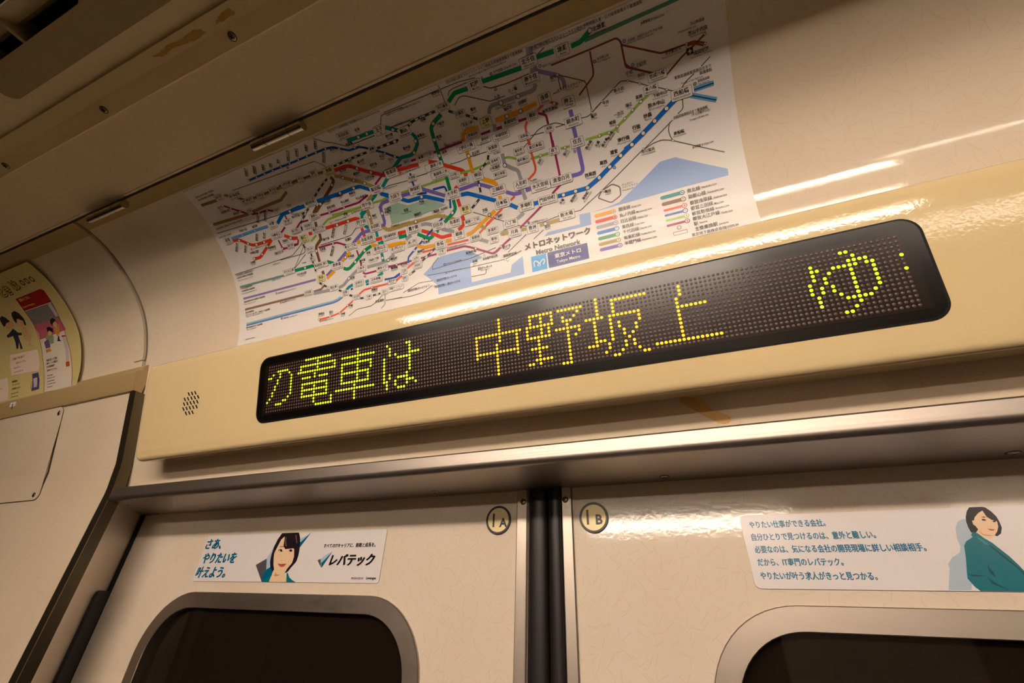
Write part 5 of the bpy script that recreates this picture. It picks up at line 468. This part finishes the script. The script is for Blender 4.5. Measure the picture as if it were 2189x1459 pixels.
def resample(l, n):
    d = [0]
    for a, b in zip(l, l[1:] + l[:1]): d.append(d[-1] + math.hypot(b[0] - a[0], b[1] - a[1]))
    out = []; j = 0
    for k in range(n):
        s = d[-1] * k / n
        while d[j + 1] < s: j += 1
        a, b = l[j], l[(j + 1) % len(l)]; t = (s - d[j]) / max(1e-9, d[j + 1] - d[j]); out.append((a[0] + (b[0] - a[0]) * t, a[1] + (b[1] - a[1]) * t))
    return out
base = loops[1][0]; cx_ = (BX0 + BX1) / 2
vs = []
for l, off in loops:
    if len(l) != len(base):
        l = resample(l, len(base))
    vs += [on_face(a, b, off) for a, b in l]
n = len(base)
mb.add(vs, [(j * n + k, j * n + (k + 1) % n, (j + 1) * n + (k + 1) % n, (j + 1) * n + k) for j in range(len(loops) - 1) for k in range(n)])
front = loops[-1][0]
if len(front) != n: front = resample(front, n)
flat_poly(mb, front, lambda a, b, m: on_face(a, b, 0), 0, .006)
housing = mb.build('housing', M_BOX, sign, smooth=35)
SC = (-1.003, .0592, .398, T_FLAT - .001)
mb = MB(); flat_poly(mb, rrect(*SC, .026, 8), lambda a, b, m: on_face(a, b, .0012), 0, .02)
sl = rrect(*SC, .026, 8); n = len(sl); mb.add([on_face(a, b, .0012) for a, b in sl] + [on_face(a, b, -.004) for a, b in sl], [(k, (k + 1) % n, n + (k + 1) % n, n + k) for k in range(n)])
screen = mb.build('screen', mat('smoked display screen', (10, 8, 9), .19, spec=.5), sign, label='black display screen')
mb = MB(); so = rrect(SC[0] - .004, SC[1] - .004, SC[2] + .004, SC[3] + .003, .029, 8)
mb.add([on_face(a, b, .0006) for a, b in so] + [on_face(a, b, .0014) for a, b in sl], [(k, (k + 1) % n, n + (k + 1) % n, n + k) for k in range(n)])
mb.build('screen_gasket', M_BLACK, sign)
mb = MB(); flat_poly(mb, [(-.985, .074), (.381, .074), (.381, .205), (-.985, .205)], lambda a, b, m: on_face(a, b, .0018), 0, .05)
mb.build('dot_matrix_board', mat('dot matrix board', (26, 16, 14), .2, spec=.5), sign, label='dark brown dot matrix field')
LX0, LX1, LT0, LT1 = -.9695, .365, .0820, .1976
lit = {}
def led_xy(c, r): return LX0 + (LX1 - LX0) * c / 175, LT1 - (LT1 - LT0) * r / 15
def led_dot(mb, c, r, rad):
    x, t = led_xy(c, r); n = 8; v = [on_face(x + rad * math.cos(2 * math.pi * k / n), t + rad * math.sin(2 * math.pi * k / n), .0022) for k in range(n)] + [on_face(x, t, .0032)]
    mb.add(v, [(k, (k + 1) % n, n) for k in range(n)])
M_LG = mat('lit green led', (200, 230, 20), .4, emit=1.6, emit_rgb=(196, 228, 8)); M_LA = mat('lit amber led', (255, 170, 20), .4, emit=1.8, emit_rgb=(255, 168, 10))
NAMES = dict(no='の', den='電', sha='車', ha='は', naka='中', no_field='野', saka='坂', ue='上', yu='ゆ', next='')
on = set()
for key, (c0, rows) in LED.items():
    mb = MB()
    for r, bits in enumerate(rows):
        for k in range(bits.bit_length()):
            if bits >> k & 1 and (c0 + k, r) not in on: on.add((c0 + k, r)); led_dot(mb, c0 + k, r, .0029)
    amber = key in ('naka', 'no_field', 'saka', 'ue')
    lab = ('amber' if amber else 'green') + ' lit dots forming ' + ('the character ' + NAMES[key] if NAMES[key] else 'the edge of the next character')
    mb.build('lit_character', M_LA if amber else M_LG, sign, smooth=60, label=lab)
mb = MB()
for c in range(176):
    for r in range(16):
        if (c, r) not in on: led_dot(mb, c, r, .0026)
o = mb.build('unlit_dots', mat('unlit led', (90, 68, 60), .35, spec=.4), sign, smooth=60, label='grid of unlit grey dots'); o['kind'] = 'stuff'
mb = MB()
for t, xs in ((.1704, (-1.2772, -1.2638, -1.2504)), (.1570, (-1.2911, -1.2775, -1.2638, -1.2502, -1.2366)), (.1436, (-1.2914, -1.2779, -1.2644, -1.2509, -1.2374)), (.1300, (-1.2918, -1.2783, -1.2648, -1.2514, -1.2379)), (.1161, (-1.2782, -1.2648, -1.2514))):
    for x in xs:
        pl = [(x + (a - x) * 1.0 - (b - t) * .70, b) for a, b in rrect(x - .0027, t - .0058, x + .0027, t + .0058, .0026, 5)]
        flat_poly(mb, pl, lambda a, b, m: on_face(a, b, .0004), 0)
mb.build('speaker_slots', M_BLACK, sign, label='cluster of small black slots')

# ================================================================ ROUTE MAP
INKS = dict(gz=(236, 164, 20), rs=(222, 62, 34), hb=(158, 158, 164), tz=(0, 104, 196), cy=(0, 142, 92), yr=(176, 152, 84), hz=(122, 106, 190), nb=(0, 146, 146), fk=(124, 84, 42), mt=(22, 78, 176), sj=(146, 188, 66), od=(160, 38, 96), tp=(140, 110, 100), ty=(104, 150, 136), hz2=(140, 120, 176), hz3=(150, 138, 186), mg=(140, 184, 204), mg2=(96, 126, 190), tn=(150, 116, 66), lb=(96, 160, 214), gy=(176, 168, 156), gr2=(84, 142, 116), bl=(20, 60, 50), jr=(86, 92, 90), tb=(112, 82, 66), ks=(134, 62, 36), dl=(110, 90, 90),
    **{'as': (228, 92, 62)})
INKN = dict(gz='orange', rs='red', hb='grey', tz='bright blue', cy='green', yr='ochre', hz='violet', nb='teal', fk='brown', mt='dark blue', sj='yellow green', od='magenta', tp='dull brown', ty='grey green', hz2='pale violet', hz3='pale violet', mg='light blue', mg2='slate blue', tn='tan', lb='sky blue', gy='pale grey', gr2='sage green', bl='dark green', jr='thin grey', tb='thin brown', ks='rust brown', dl='grey loop', **{'as': 'vermilion'})
def ink(name, rgb): return mat('print ' + name, rgb, .3, spec=.45)
PAPER = mat('coated map paper', (232, 226, 222), .3, spec=.45)
rm = thing('route_map_poster', on_cove(-75, 100, 0), 'white railway network map curving over the concave panel above the LED sign', 'poster')
mb = MB(); U0, U1, V0, V1 = -375.7, 224.0, -14.0, 203.6
def grid_sheet(mb, u0, u1, v0, v1, fn, th, nv=60):
    vs = []; fs = []
    for k in range(nv + 1):
        v = v0 + (v1 - v0) * k / nv; vs += [fn(u0, v, th), fn(u1, v, th), fn(u0, v, .02), fn(u1, v, .02)]
    for k in range(nv):
        a = 4 * k; fs += [(a, a + 1, a + 5, a + 4), (a + 2, a + 3, a + 7, a + 6), (a, a + 2, a + 6, a + 4), (a + 1, a + 3, a + 7, a + 5)]
    fs += [(0, 1, 3, 2), (4 * nv, 4 * nv + 1, 4 * nv + 3, 4 * nv + 2)]
    mb.add(vs, fs)
grid_sheet(mb, U0, U1, V0, V1, on_cove, .35); mb.build('paper_sheet', PAPER, rm, smooth=30)
mb = MB()
for w_ in MW: flat_poly(mb, w_, on_cove, .40, 4)
mb.build('water_area', ink('water', (150, 176, 222)), rm, label='pale blue bay')
mb = MB(); flat_poly(mb, MG, on_cove, .40, 4); mb.build('park_area', ink('park', (160, 190, 172)), rm, label='pale green palace grounds')
acc = {}
for i, (k, wd, pts) in enumerate(ML):
    strip(acc.setdefault(k, MB()), soften(pts), wd * (.80 if wd > 2 else .9), on_cove, .44 + .0006 * i)
for k, mb in acc.items(): mb.build('route_line', ink(k, INKS[k]), rm, label=INKN[k] + ' lines of the map')
mb = MB(); mw = MB()
for pts in MY:
    pts = soften(pts); strip(mb, pts, 2.3, on_cove, .63)
    L_ = [Vector(p) for p in pts]; tot = 0; segs = []
    q = [L_[0]]
    for a, b in zip(L_, L_[1:]):
        n = max(1, int((b - a).length / .5)); q += [a.lerp(b, t / n) for t in range(1, n + 1)]
    run = []; dist = 0; prev = q[0]
    for p in q:
        dist += (p - prev).length; prev = p
        if (dist % 8) > 4: run.append(tuple(p))
        elif len(run) > 1: strip(mw, run, 1.5, on_cove, .66); run = []
        else: run = []
    if len(run) > 1: strip(mw, run, 1.5, on_cove, .66)
mb.build('route_line', ink('black', (60, 64, 62)), rm, label='black and white loop line'); mw.build('route_line_dashes', PAPER, rm, label='white dashes of the loop line')
mk = MB(); mwht = MB()
for k, pts in MS:
    r = {'L': 2.1, 'S': 1.5, 'T': 1.1}[k]
    for x, y in pts: flat_poly(mk, disc(x, y, r, 18), on_cove, .69); flat_poly(mwht, disc(x, y, r * .74, 18), on_cove, .72)
for key, pts in [(a[0], a[2]) for a in MLG]:
    pass
BIG = set('大手町 日本橋 茅場町 銀座 霞ケ関 九段下 西船橋 上野 池袋 新宿 渋谷 東京 飯田橋 四ツ谷 赤坂見附 溜池山王 表参道 永田町 門前仲町 清澄白河 押上 北千住 綾瀬 町屋 南千住 浅草 住吉 錦糸町 三越前 水天宮前 人形町 八丁堀 豊洲 新木場 月島 神保町 後楽園 市ケ谷 新橋 神田 日比谷 有楽町 王子 駒込 中野 荻窪 西葛西 葛西 浦安 南行徳 行徳 妙典 原木中山 北綾瀬'.split())
SMALL = set('西日暮里 日暮里 京成上野 上野御徒町 御徒町 岩本町 馬喰町 馬喰横山 新日本橋 浜松町 田町 泉岳寺 大崎 五反田 品川 高輪ゲートウェイ 代々木 原宿 西武新宿 新宿西口 都庁前 東中野 中井 練馬 水道橋 春日 両国 浅草橋 汐留 大門 三田 明治神宮前〈原宿〉 巣鴨 小川町'.split())
lt = MB(); bxo = MB(); bxw = MB(); bxy = MB()
for u, v, st, kj, ro, ang in MB_:
    hk = 4.5 if kj in BIG else 3.0 if kj in SMALL else 3.5
    if st == 'N': hk = 3.9 if kj in BIG else 3.2
    if ang and not ro: hk = 2.7
    hr = hk * .58; bold = .012
    sx = .92 if len(kj) < 6 else .74
    hv = .015 if st != 'N' or hk > 3.5 else .010; wk = text_w(kj, hk, sx, bold); wr = text_w(ro, hr, .86) if ro else 0
    if st in 'BY':
        w_ = max(wk, min(wr, wk * 1.35 + 2)) + hk * .7; h = hk * 1.12 + (hr * 1.05 if ro else 0) + hk * .12
        flat_poly(bxo, rrect(u - w_ / 2 - .27, v - h / 2 - .27, u + w_ / 2 + .27, v + h / 2 + .27, .9, 4), on_cove, .75, 4)
        flat_poly(bxy if st == 'Y' else bxw, rrect(u - w_ / 2, v - h / 2, u + w_ / 2, v + h / 2, .7, 4), on_cove, .78, 4)
        text(lt, kj, u, v + (hr * .48 if ro else 0), hk, on_cove, .83, 'C', 0, sx, bold, 0, hv)
        if ro: text(lt, ro, u, v - hk * .50, hr, on_cove, .83, 'C', 0, .9 * min(1, (w_ - hk * .3) / max(wr, .1)), .004, 0, .006)
    elif ang:
        text(lt, kj, u, v, hk, on_cove, .83, 'C', ang, sx, bold, 0, hv)
        if ro: a = math.radians(ang); text(lt, ro, u + math.sin(a) * hk * .8, v - math.cos(a) * hk * .8, hr, on_cove, .83, 'C', ang, .86)
        else: a = math.radians(ang); strip(lt, [(u + math.sin(a) * 2 - wk / 2 * math.cos(a), v - math.cos(a) * 2 - wk / 2 * math.sin(a)), (u + math.sin(a) * 2 + wk / 2 * math.cos(a), v - math.cos(a) * 2 + wk / 2 * math.sin(a))], .45, on_cove, .83)
    else:
        text(lt, kj, u, v + (hr * .45 if ro else 0), hk, on_cove, .83, 'C', 0, sx, bold, 0, hv)
        if ro: text(lt, ro, u, v - hk * .52, hr, on_cove, .83, 'C', 0, .86)
mk.build('station_ring', ink('ring', (62, 58, 58)), rm); mwht.build('station_dot', PAPER, rm)
bxo.build('station_box_border', ink('border', (84, 76, 72)), rm); bxw.build('station_box', PAPER, rm)
bxy.build('station_box', ink('hub', (234, 222, 160)), rm, label='pale yellow boxes of the hub stations')
for x, y, sz, s in MT: text(lt, s, x, y, sz * .96, on_cove, .83, 'L', 0, .78 if ord(s[0]) < 128 else .88, .004, 0, .005)
# small ringed letters that mark the lines
acc = {}
for k, x, y in SYM: ring(acc.setdefault(k, MB()), x, y, .85, 1.35, on_cove, .80, 18); strip(acc[k], [(x, y - .4), (x, y + .4)], .4, on_cove, .80)
for k, mb in acc.items(): mb.build('line_symbol', ink(k, INKS[k]), rm, label='small ' + INKN[k] + ' line symbols')
# legend
for k, ch, ((x0, y0), (x1, y1)) in MLG:
    y = (y0 + y1) / 2; wd = 3.4 if k in 'gz rs hb tz cy yr hz nb fk'.split() else 2.2; mb = MB()
    pl = [(x0 + wd / 2 * math.cos(math.radians(a)), y + wd / 2 * math.sin(math.radians(a))) for a in range(90, 271, 15)] + [(x1, y - wd / 2), (x1, y + wd / 2)]
    flat_poly(mb, pl, on_cove, .45); flat_poly(mb, disc(x1, y, 2.3, 22), on_cove, .455)
    mb.build('legend_bar', ink(k, INKS[k]), rm, label=INKN[k] + ' bar of the legend')
    mw = MB(); flat_poly(mw, disc(x1, y, 1.55, 20), on_cove, .5); mw.build('legend_dot', PAPER, rm); text(lt, ch, x1, y, 2.2, on_cove, .83, 'C', 0, 1, .02)
mb = MB(); (qx, qy), (ax, ay), (bx, by) = MLQ
ring(mb, qx, qy, 1.5, 1.9, on_cove, .5); pl = rrect(ax, qy - 6.8, bx, qy - 3.4, .4, 3); pi_ = rrect(ax + .3, qy - 6.5, bx - .3, qy - 3.7, .3, 3); n = len(pl)
mb.add([on_cove(x, y, .5) for x, y in pl + pi_], [(k, (k + 1) % n, n + (k + 1) % n, n + k) for k in range(n)])
mb.build('legend_symbols', ink('border', (84, 76, 72)), rm)
# airport mark
mb = MB(); ux, uy = AIR; flat_poly(mb, rrect(ux - 2.6, uy - 2.6, ux + 2.6, uy + 2.6, .6, 3), on_cove, .86); mb.build('airport_mark', ink('letter', (40, 34, 32)), rm)
mb = MB()
for pl in ([(-.3, -1.9), (.3, -1.9), (.35, 1.4), (0, 2.1), (-.35, 1.4)], [(-2, -.5), (2, -.5), (.2, .9), (-.2, .9)], [(-.9, -1.9), (.9, -1.9), (0, -1.2)]):
    flat_poly(mb, [(ux + a * .9, uy + b * .9) for a, b in pl], on_cove, .9)
mb.build('airport_plane', PAPER, rm)
# title and operator logo
t = MTT; tw = t[1][0] - t[0][0] + 3
ti = MB(); s_ = 'メトロネットワーク'; k = tw / text_w(s_, 1, 1, .02)
text(ti, s_, t[0][0] - 1, (t[0][1] + t[1][1]) / 2 , k, on_cove, .83, 'L', 0, 1, .015, 0, .03)
s_ = 'Metro Network'; k2 = (t[3][0] - t[2][0]) / text_w(s_, 1, 1, .0)
text(ti, s_, t[2][0], (t[2][1] + t[3][1]) / 2 - .2, k2, on_cove, .83, 'L', 0, 1, .012, 0, .02)
ti.build('title_lettering', ink('title', (60, 46, 40)), rm)
mb = MB(); flat_poly(mb, rrect(t[4][0], t[6][1], t[5][0], t[4][1], .5, 3), on_cove, .45, 4); lg = mb.build('logo_square', ink('logo blue', (74, 166, 232)), rm, label='light blue square with a white letter emblem')
mb = MB(); em = MEM
strip(mb, [em[0], em[1], em[2], em[3], em[4], em[5]], 1.25, on_cove, .52, .8); strip(mb, [em[5], (em[5][0] - 1.5, em[5][1] - .6), (em[5][0] - 1.6, em[5][1] - 2.0), (em[5][0] + .2, em[5][1] - 2.4), (em[5][0] + 1.2, em[5][1] - 1.6), (em[5][0] + .4, em[5][1] - .2)], .8, on_cove, .525, .6)
strip(mb, [em[5], em[6], em[7], em[8], em[9], em[10]], 1.25, on_cove, .522, .8); mb.build('emblem', PAPER, rm, label='white looping letter emblem')
mb = MB(); flat_poly(mb, rrect(t[11][0], t[10][1], t[9][0], t[8][1], .8, 3), on_cove, .45, 4); mb.build('logo_panel', ink('logo navy', (72, 78, 142)), rm, label='navy panel with white lettering')
mb = MB(); cxp = (t[11][0] + t[9][0]) / 2
text(mb, '東京メトロ', cxp, (t[8][1] + t[10][1]) / 2 + 2.6, 5.2, on_cove, .52, 'C', 0, 1.02, .012, 0, .02); text(mb, 'Tokyo Metro', cxp, (t[8][1] + t[10][1]) / 2 - 3.4, 4.4, on_cove, .52, 'C', 0, .98, .012)
mb.build('logo_lettering', PAPER, rm)
lt.build('map_lettering', ink('letter', (44, 36, 34)), rm, label='black station names and line notes')

# ================================================================ SAFETY POSTER (window bay)
PB = .013
def on_p(u, v, mm=0.0): return on_cove(u, v, mm, PB)
PCOL = dict(white=(226, 214, 196), train=(128, 122, 112), pink=(190, 96, 110), red=(160, 16, 30), box=(240, 216, 196), blue=(60, 76, 130), ltgrey=(200, 190, 190), suit=(44, 46, 66), face=(222, 170, 122), hair=(38, 32, 36), apron=(214, 172, 120), orange=(214, 150, 50), green=(150, 160, 120), purple=(110, 84, 130), red2=(200, 80, 30), gold=(240, 196, 70), dkred=(150, 40, 40), black=(40, 34, 30), title=(226, 196, 40))
sp = thing('safety_poster', on_p(-860, 90, 0), 'yellow passenger safety poster with cartoon staff curving above the left wall', 'poster')
mb = MB(); grid_sheet(mb, -1100, -709, -12.5, 201.5, lambda u, v, m: on_p(u, v, m), .5); mb.build('paper_sheet', mat('yellow poster paper', (210, 192, 130), .4, spec=.4), sp, smooth=30)
acc = {}
for part, col, layer, pts in PO:
    flat_poly(acc.setdefault((part, col), MB()), pts, on_p, .5 + .06 * layer, 4)
for (part, col), mb in acc.items(): mb.build({'figure': 'cartoon_figure', 'panel': 'notice_panel', 'notice': 'notice_box', 'poster': 'small_print'}[part], ink('poster ' + col, PCOL[col]), sp, label={'suit': 'navy uniform of the cartoon staff', 'red': 'dark red heading'}.get(col))
pt = {}
for part, col, b, (x, y), sz, s in POT:
    if part == 'title':
        
        for q in range(10): text(pt.setdefault('title_outline', MB()), s, x + 1.5 * math.cos(q * .628), y + 1.5 * math.sin(q * .628), sz, on_p, .64 + .004 * q, 'L', 0, 1, .012)
        text(pt.setdefault('title', MB()), s, x, y, sz, on_p, .72, 'L', 0, 1, .012, 0, .02)
    else: text(pt.setdefault(col, MB()), s, x, y, sz, on_p, .72, 'L', 0, .82, .012)
for x, y in POC: ring(pt['title_outline'], x, y, 3.0, 4.6, on_p, .66)
for k, mb in pt.items(): mb.build('title_lettering' if 'title' in k else 'lettering', ink('poster ' + k, (40, 34, 20) if k == 'title_outline' else PCOL[k]), sp)
mb = MB(); pl = [(a, b) for a, b in PO[0][3]]; strip(mb, pl + pl[:1], 1.1, on_p, .70); mb.build('panel_border', ink('poster dkred', PCOL['dkred']), sp, label='dark red outline')
ring(mb := MB(), *PHONE, 11, 12, on_p, .70); mb.build('phone_ring', ink('poster dkred', PCOL['dkred']), sp)

# ================================================================ DOOR ADVERTS
ACOL = {'teal text': (10, 112, 150)}; ACOL.update(lblue=(170, 196, 212), grey=(84, 82, 88), teal=(0, 100, 136), skin=(238, 204, 168), hair=(34, 26, 34), hairlight=(92, 74, 72), jacket=(14, 112, 126), dark=(40, 28, 30), white=(235, 232, 228), lip=(196, 92, 84), lipdark=(130, 50, 48), nose=(204, 150, 112), neckline=(200, 152, 108), pblue=(176, 192, 208), jacketdark=(12, 72, 84), jacketlight=(50, 140, 150), black=(26, 24, 26))
APAPER = mat('coated advert film', (228, 222, 222), .2, spec=.5)
def advert(x0, z0, x1, z1, r, polys, texts, label):
    o = thing('advertisement_sticker', on_door((x0 + x1) / 2, z0, 0), label, 'sticker')
    mb = MB(); pl = rrect(x0, z0, x1, z1, r, 6); n = len(pl)
    mb.add([on_door(a, b, -.1) for a, b in pl] + [on_door(a, b, .12) for a, b in pl], [tuple(range(n)), tuple(range(n, 2 * n))] + [(k, (k + 1) % n, n + (k + 1) % n, n + k) for k in range(n)])
    mb.build('backing_film', APAPER, o)
    acc = {}
    for i, (part, col, layer, pts) in enumerate(polys):
        pts = [(min(max(a, x0 + .2), x1 - .2), min(max(b, z0 + .1), z1 - .1)) for a, b in pts]
        flat_poly(acc.setdefault((part, col), MB()), pts, on_door, .15 + .03 * layer + .0005 * i)
    for (part, col), mb in acc.items():
        mb.build({'portrait': 'printed_portrait', 'logo': 'printed_logo'}[part], mat('advert ' + col, ACOL[col], .22, spec=.5), o, label={'skin': 'face and neck of the printed woman', 'hair': 'dark bobbed hair of the printed woman', 'jacket': 'teal jacket of the printed woman'}.get(col))
    acc = {}
    for part, col, b, (x, z), sz, s in texts:
        col = 'teal text' if col == 'teal' and not b else col
        sx = {'レバテック': 1.0}.get(s, .76 if col == 'teal text' else .9 if len(s) > 3 else .98); bold = .012; hv = .042 if b == 42 else .05 if b == 10 else .014
        text(acc.setdefault((part, col), MB()), s, x, z, sz, on_door, .42, 'L', 0, sx, bold, .16 if b == 42 else .2 if b == 10 else 0, hv)
    for (part, col), mb in acc.items(): mb.build({'slogan': 'slogan_lettering', 'caption': 'caption_lettering', 'logo': 'logo_lettering'}[part], mat('advert ' + col, ACOL[col], .22, spec=.5), o)
    return o
advert(-461.0, 22.2, -181.8, 73.6, 2.5, A1, A1T, 'white strip advert with a smiling face on the left door leaf above its window')
advert(164.6, 21.4, 444, 73.2, 4.0, A2, A2T, 'white strip advert with five blue text lines and a teal jacket on the right door')

# ================================================================ DOOR NUMBER PLATES
def plate(cx, cz, letter, bars, ltr, label):
    o = thing('door_number_plate', on_door(cx, cz, 0), label, 'plate')
    mb = MB(); n = 48
    a = disc(cx, cz, 13.3, n); b = disc(cx, cz, 13.0, n); c = disc(cx, cz, 11.2, n); d = disc(cx, cz, 11.2, n); vs = []
    for l, h in ((a, -.2), (a, .5), (b, .8), (c, .8), (d, .3)): vs += [on_door(x, y, h) for x, y in l]
    mb.add(vs, [(j * n + k, j * n + (k + 1) % n, (j + 1) * n + (k + 1) % n, (j + 1) * n + k) for j in range(4) for k in range(n)]); mb.build('ring', mat('plate black', (22, 18, 16), .35), o, smooth=40, label='black rim')
    mb = MB(); flat_poly(mb, disc(cx, cz, 11.3, n), on_door, .45); mb.build('plate_face', mat('plate gold', (208, 190, 144), .4, metal=.3), o, label='pale gold face')
    mb = MB(); flat_poly(mb, [(bars[0] - 1.0, bars[1]), (bars[0] + 1.0, bars[1]), (bars[0] + 1.0, bars[2]), (bars[0] - 1.0, bars[2])], on_door, .55)
    text(mb, letter, ltr[0], ltr[1], ltr[2], on_door, .56, 'C', 0, 1.0, .035); mb.build('lettering', mat('plate black', (22, 18, 16), .35), o, label='black characters')
plate(-50.7, 78.0, 'A', (-55.7, 71.5, 84.1), (-45.5, 75.7), 'round black rimmed door plate reading 1A') if False else None
plate(-50.7, 78.0, 'A', (-55.7, 71.5, 84.1), (-45.4, 75.6, 11.2), 'round gold door plate with black rim reading 1A')
plate(44.5, 76.7, 'B', (38.95, 70.6, 83.5), (49.4, 75.0, 11.6), 'round gold door plate with black rim reading 1B')

# ================================================================ HINGES, VENT, PANEL, SMALL BITS
for i, (xa, xb) in enumerate(((-1.5622, -1.397), (-.880, -.7192))):
    o = thing('hinge', P((xa + xb) / 2, .368, 1.0), 'short steel hinge on the ceiling edge %s' % ('left of the route map' if i == 0 else 'just above the top edge of the route map'), 'hinge')
    L_ = xb - xa; y, z = .3655, .9785
    for k, (a, b) in enumerate(((0, .27), (.28, .73), (.74, 1))):
        MB().cyl(P(xa + L_ * a, y, z), P(xa + L_ * b, y, z), .0122 * S, 20).build('knuckle', M_CHROME, o, smooth=40)
    MB().box((xa + .004, .358, .985), (xb - .004, .372, .9995)).build('leaf', M_CHROME, o)
# ceiling air vent
vt = thing('air_vent', P(-.6, -.16, 1.0), 'dark grey beige ceiling air vent with lengthwise slats, top left', 'vent')
mb = MB(); HX0, HX1, HY0, HY1, HZ = -1.256, 1.93, -.46, .0740, .930
ox0, ox1, oy0, oy1 = -1.197, -.882, -.40, .0138
ol = rrect(HX0, HY0, HX1, HY1, .03, 6); hl = rrect(ox0, oy0, ox1, oy1, .022, 6)
tri = tessellate_polygon([[Vector((a, b, 0)) for a, b in ol], [Vector((a, b, 0)) for a, b in hl]])
mb.add([P(a, b, HZ) for a, b in ol + hl], [tuple(t) for t in tri]); n = len(ol)
ol2 = [(a + (.01 if a < 0 else -.01), b) for a, b in ol]
mb.add([P(a, b, HZ) for a, b in ol] + [P(a, b - (.004 if b > -.2 else 0), 1.0) for a, b in ol], [(k, (k + 1) % n, n + (k + 1) % n, n + k) for k in range(n)])
n = len(hl); mb.add([P(a, b, HZ) for a, b in hl] + [P(a, b, HZ + .012) for a, b in hl], [(k, (k + 1) % n, n + (k + 1) % n, n + k) for k in range(n)])
mb.build('vent_frame', M_VENT, vt)
MB().box((ox0 - .02, oy0 - .02, .994), (ox1 + .02, oy1 + .02, .998)).build('duct_back', M_BLACK, vt)
k = 0; y = -.004
while y > -.38:
    MB().prism([(y - .036, HZ + .004), (y - .034, HZ + .002), (y - .006, HZ + .022), (y + .0, HZ + .036), (y - .004, HZ + .037), (y - .014, HZ + .026)], ox0 - .004, ox1 + .004).build('slat', M_VENT, vt, smooth=30)
    y -= .055
MB().prism([(-.41, HZ + .003), (.02, HZ + .003), (.02, HZ + .05), (-.41, HZ + .05)], -1.085, -1.077).build('divider', M_VENT, vt)
# inspection panel on the left wall
def wall_l(z, off): 
    pts = LEFTP
    for (y0, z0), (y1, z1) in zip(pts, pts[1:]):
        if z0 <= z <= z1: y = y0 + (y1 - y0) * (z - z0) / (z1 - z0); break
    return y - off
def on_wl(x, z, off=0.0): return P(x, wall_l(z, off), z)
ip = thing('access_panel', P(-2.6, .80, .27), 'flush cream access panel with corner screws on the wall below the safety poster', 'panel')
def wl_sheet(mb, x0, x1, z0, z1, r, off):
    pl = rrect(x0, z0, x1, z1, r, 5); flat_poly(mb, pl, lambda a, b, m: on_wl(a, b, off), 0, .012)
    n = len(pl); mb.add([on_wl(a, b, off) for a, b in pl] + [on_wl(a, b, .0002) for a, b in pl], [(k, (k + 1) % n, n + (k + 1) % n, n + k) for k in range(n)])
mb = MB(); wl_sheet(mb, -3.3, -2.0280, .2710, .5775, .02, .0015); mb.build('seam_backing', mat('seam dark', (70, 58, 42), .6), ip, label='dark seam')  # slightly larger dark sheet stands in for the shaded gap around the panel
mb = MB(); wl_sheet(mb, -3.3, -2.030, .273, .5775, .018, .004); mb.build('panel_sheet', M_WALL, ip)
for x, z in ((-2.048, .556), (-2.055, .288)): cross_screw(on_wl(x, z, .004), (0, -1, -.2), .0032, ip)
# stick-on number label on the ledge
lb_ = thing('number_label', P(-2.37, .708, .612), 'tiny white label on the ledge below the safety poster', 'label')
def on_lg(x, s, off): return P(x, .7025 + (.012) * (1 - s) - off, .592 + .04 * s)
mb = MB(); mb.add([on_lg(x, s, .0008) for x, s in ((-2.385, .1), (-2.345, .1), (-2.345, .95), (-2.385, .95))], [(0, 1, 2, 3)]); mb.add([on_lg(x, s, .0004) for x, s in ((-2.385, .1), (-2.345, .1), (-2.345, .95), (-2.385, .95))], [(0, 1, 2, 3)])
mb.build('label_sheet', PAPER, lb_)
mb = MB(); mb.add([on_lg(x, s, .0012) for x, s in ((-2.3685, .25), (-2.3625, .25), (-2.3625, .8), (-2.3685, .8))], [(0, 1, 2, 3)]); mb.build('digit', M_BLACK, lb_)
# old adhesive residue
def residue(pts, fn, label, col, th=.0006):
    pts = [(a + random.uniform(-1, 1) * .0012, b + random.uniform(-1, 1) * .0012) for a, b in sub(pts)]
    n = len(pts); mb = MB(); tri = tessellate_polygon([[Vector((a, b, 0)) for a, b in pts]])
    mb.add([fn(a, b, th) for a, b in pts], [tuple(t) for t in tri]); mb.add([fn(a, b, th) for a, b in pts] + [fn(a, b, -.0004) for a, b in pts], [(k, (k + 1) % n, n + (k + 1) % n, n + k) for k in range(n)])
    o = mb.build('tape_residue', mat('old glue ' + label[:5], col, .45), None); o['label'] = label; o['category'] = 'residue'; return o
def sub(pts, n=5):
    out = []
    for a, b in zip(pts, pts[1:] + pts[:1]): out += [(a[0] + (b[0] - a[0]) * k / n, a[1] + (b[1] - a[1]) * k / n) for k in range(n)]
    return out
cf = lambda a, b, t: P(a, b, .9938 + (.150 - b) * .023 - t)
residue([(-.9212, .133), (-.900, .134), (-.872, .1305), (-.826, .1341), (-.7899, .1307), (-.775, .136), (-.7675, .143), (-.7982, .1449), (-.8364, .1414), (-.8671, .1372), (-.8971, .1423)], cf, 'larger yellowish glue stain on the ceiling strip', (176, 138, 66))
residue([(-.7354, .1393), (-.7204, .1329), (-.6854, .1312), (-.6796, .1402), (-.7122, .1422)], cf, 'smaller glue stain near the topmost ceiling strip screw', (170, 134, 66))
wf = lambda a, b, t: P(a, .727 + .300 * (.667 - b) - t, b)
residue([(0.0003, 0.3509), (0.0057, 0.3572), (0.0346, 0.3552), (0.0546, 0.3322), (0.0827, 0.3148), (0.0834, 0.3072), (0.0723, 0.3028), (0.0542, 0.3105), (0.0297, 0.33)], wf, 'slanted brown tape residue on the wall under the LED sign', (206, 164, 92))
bpy.data.objects.remove(_to); bpy.data.curves.remove(_tc)
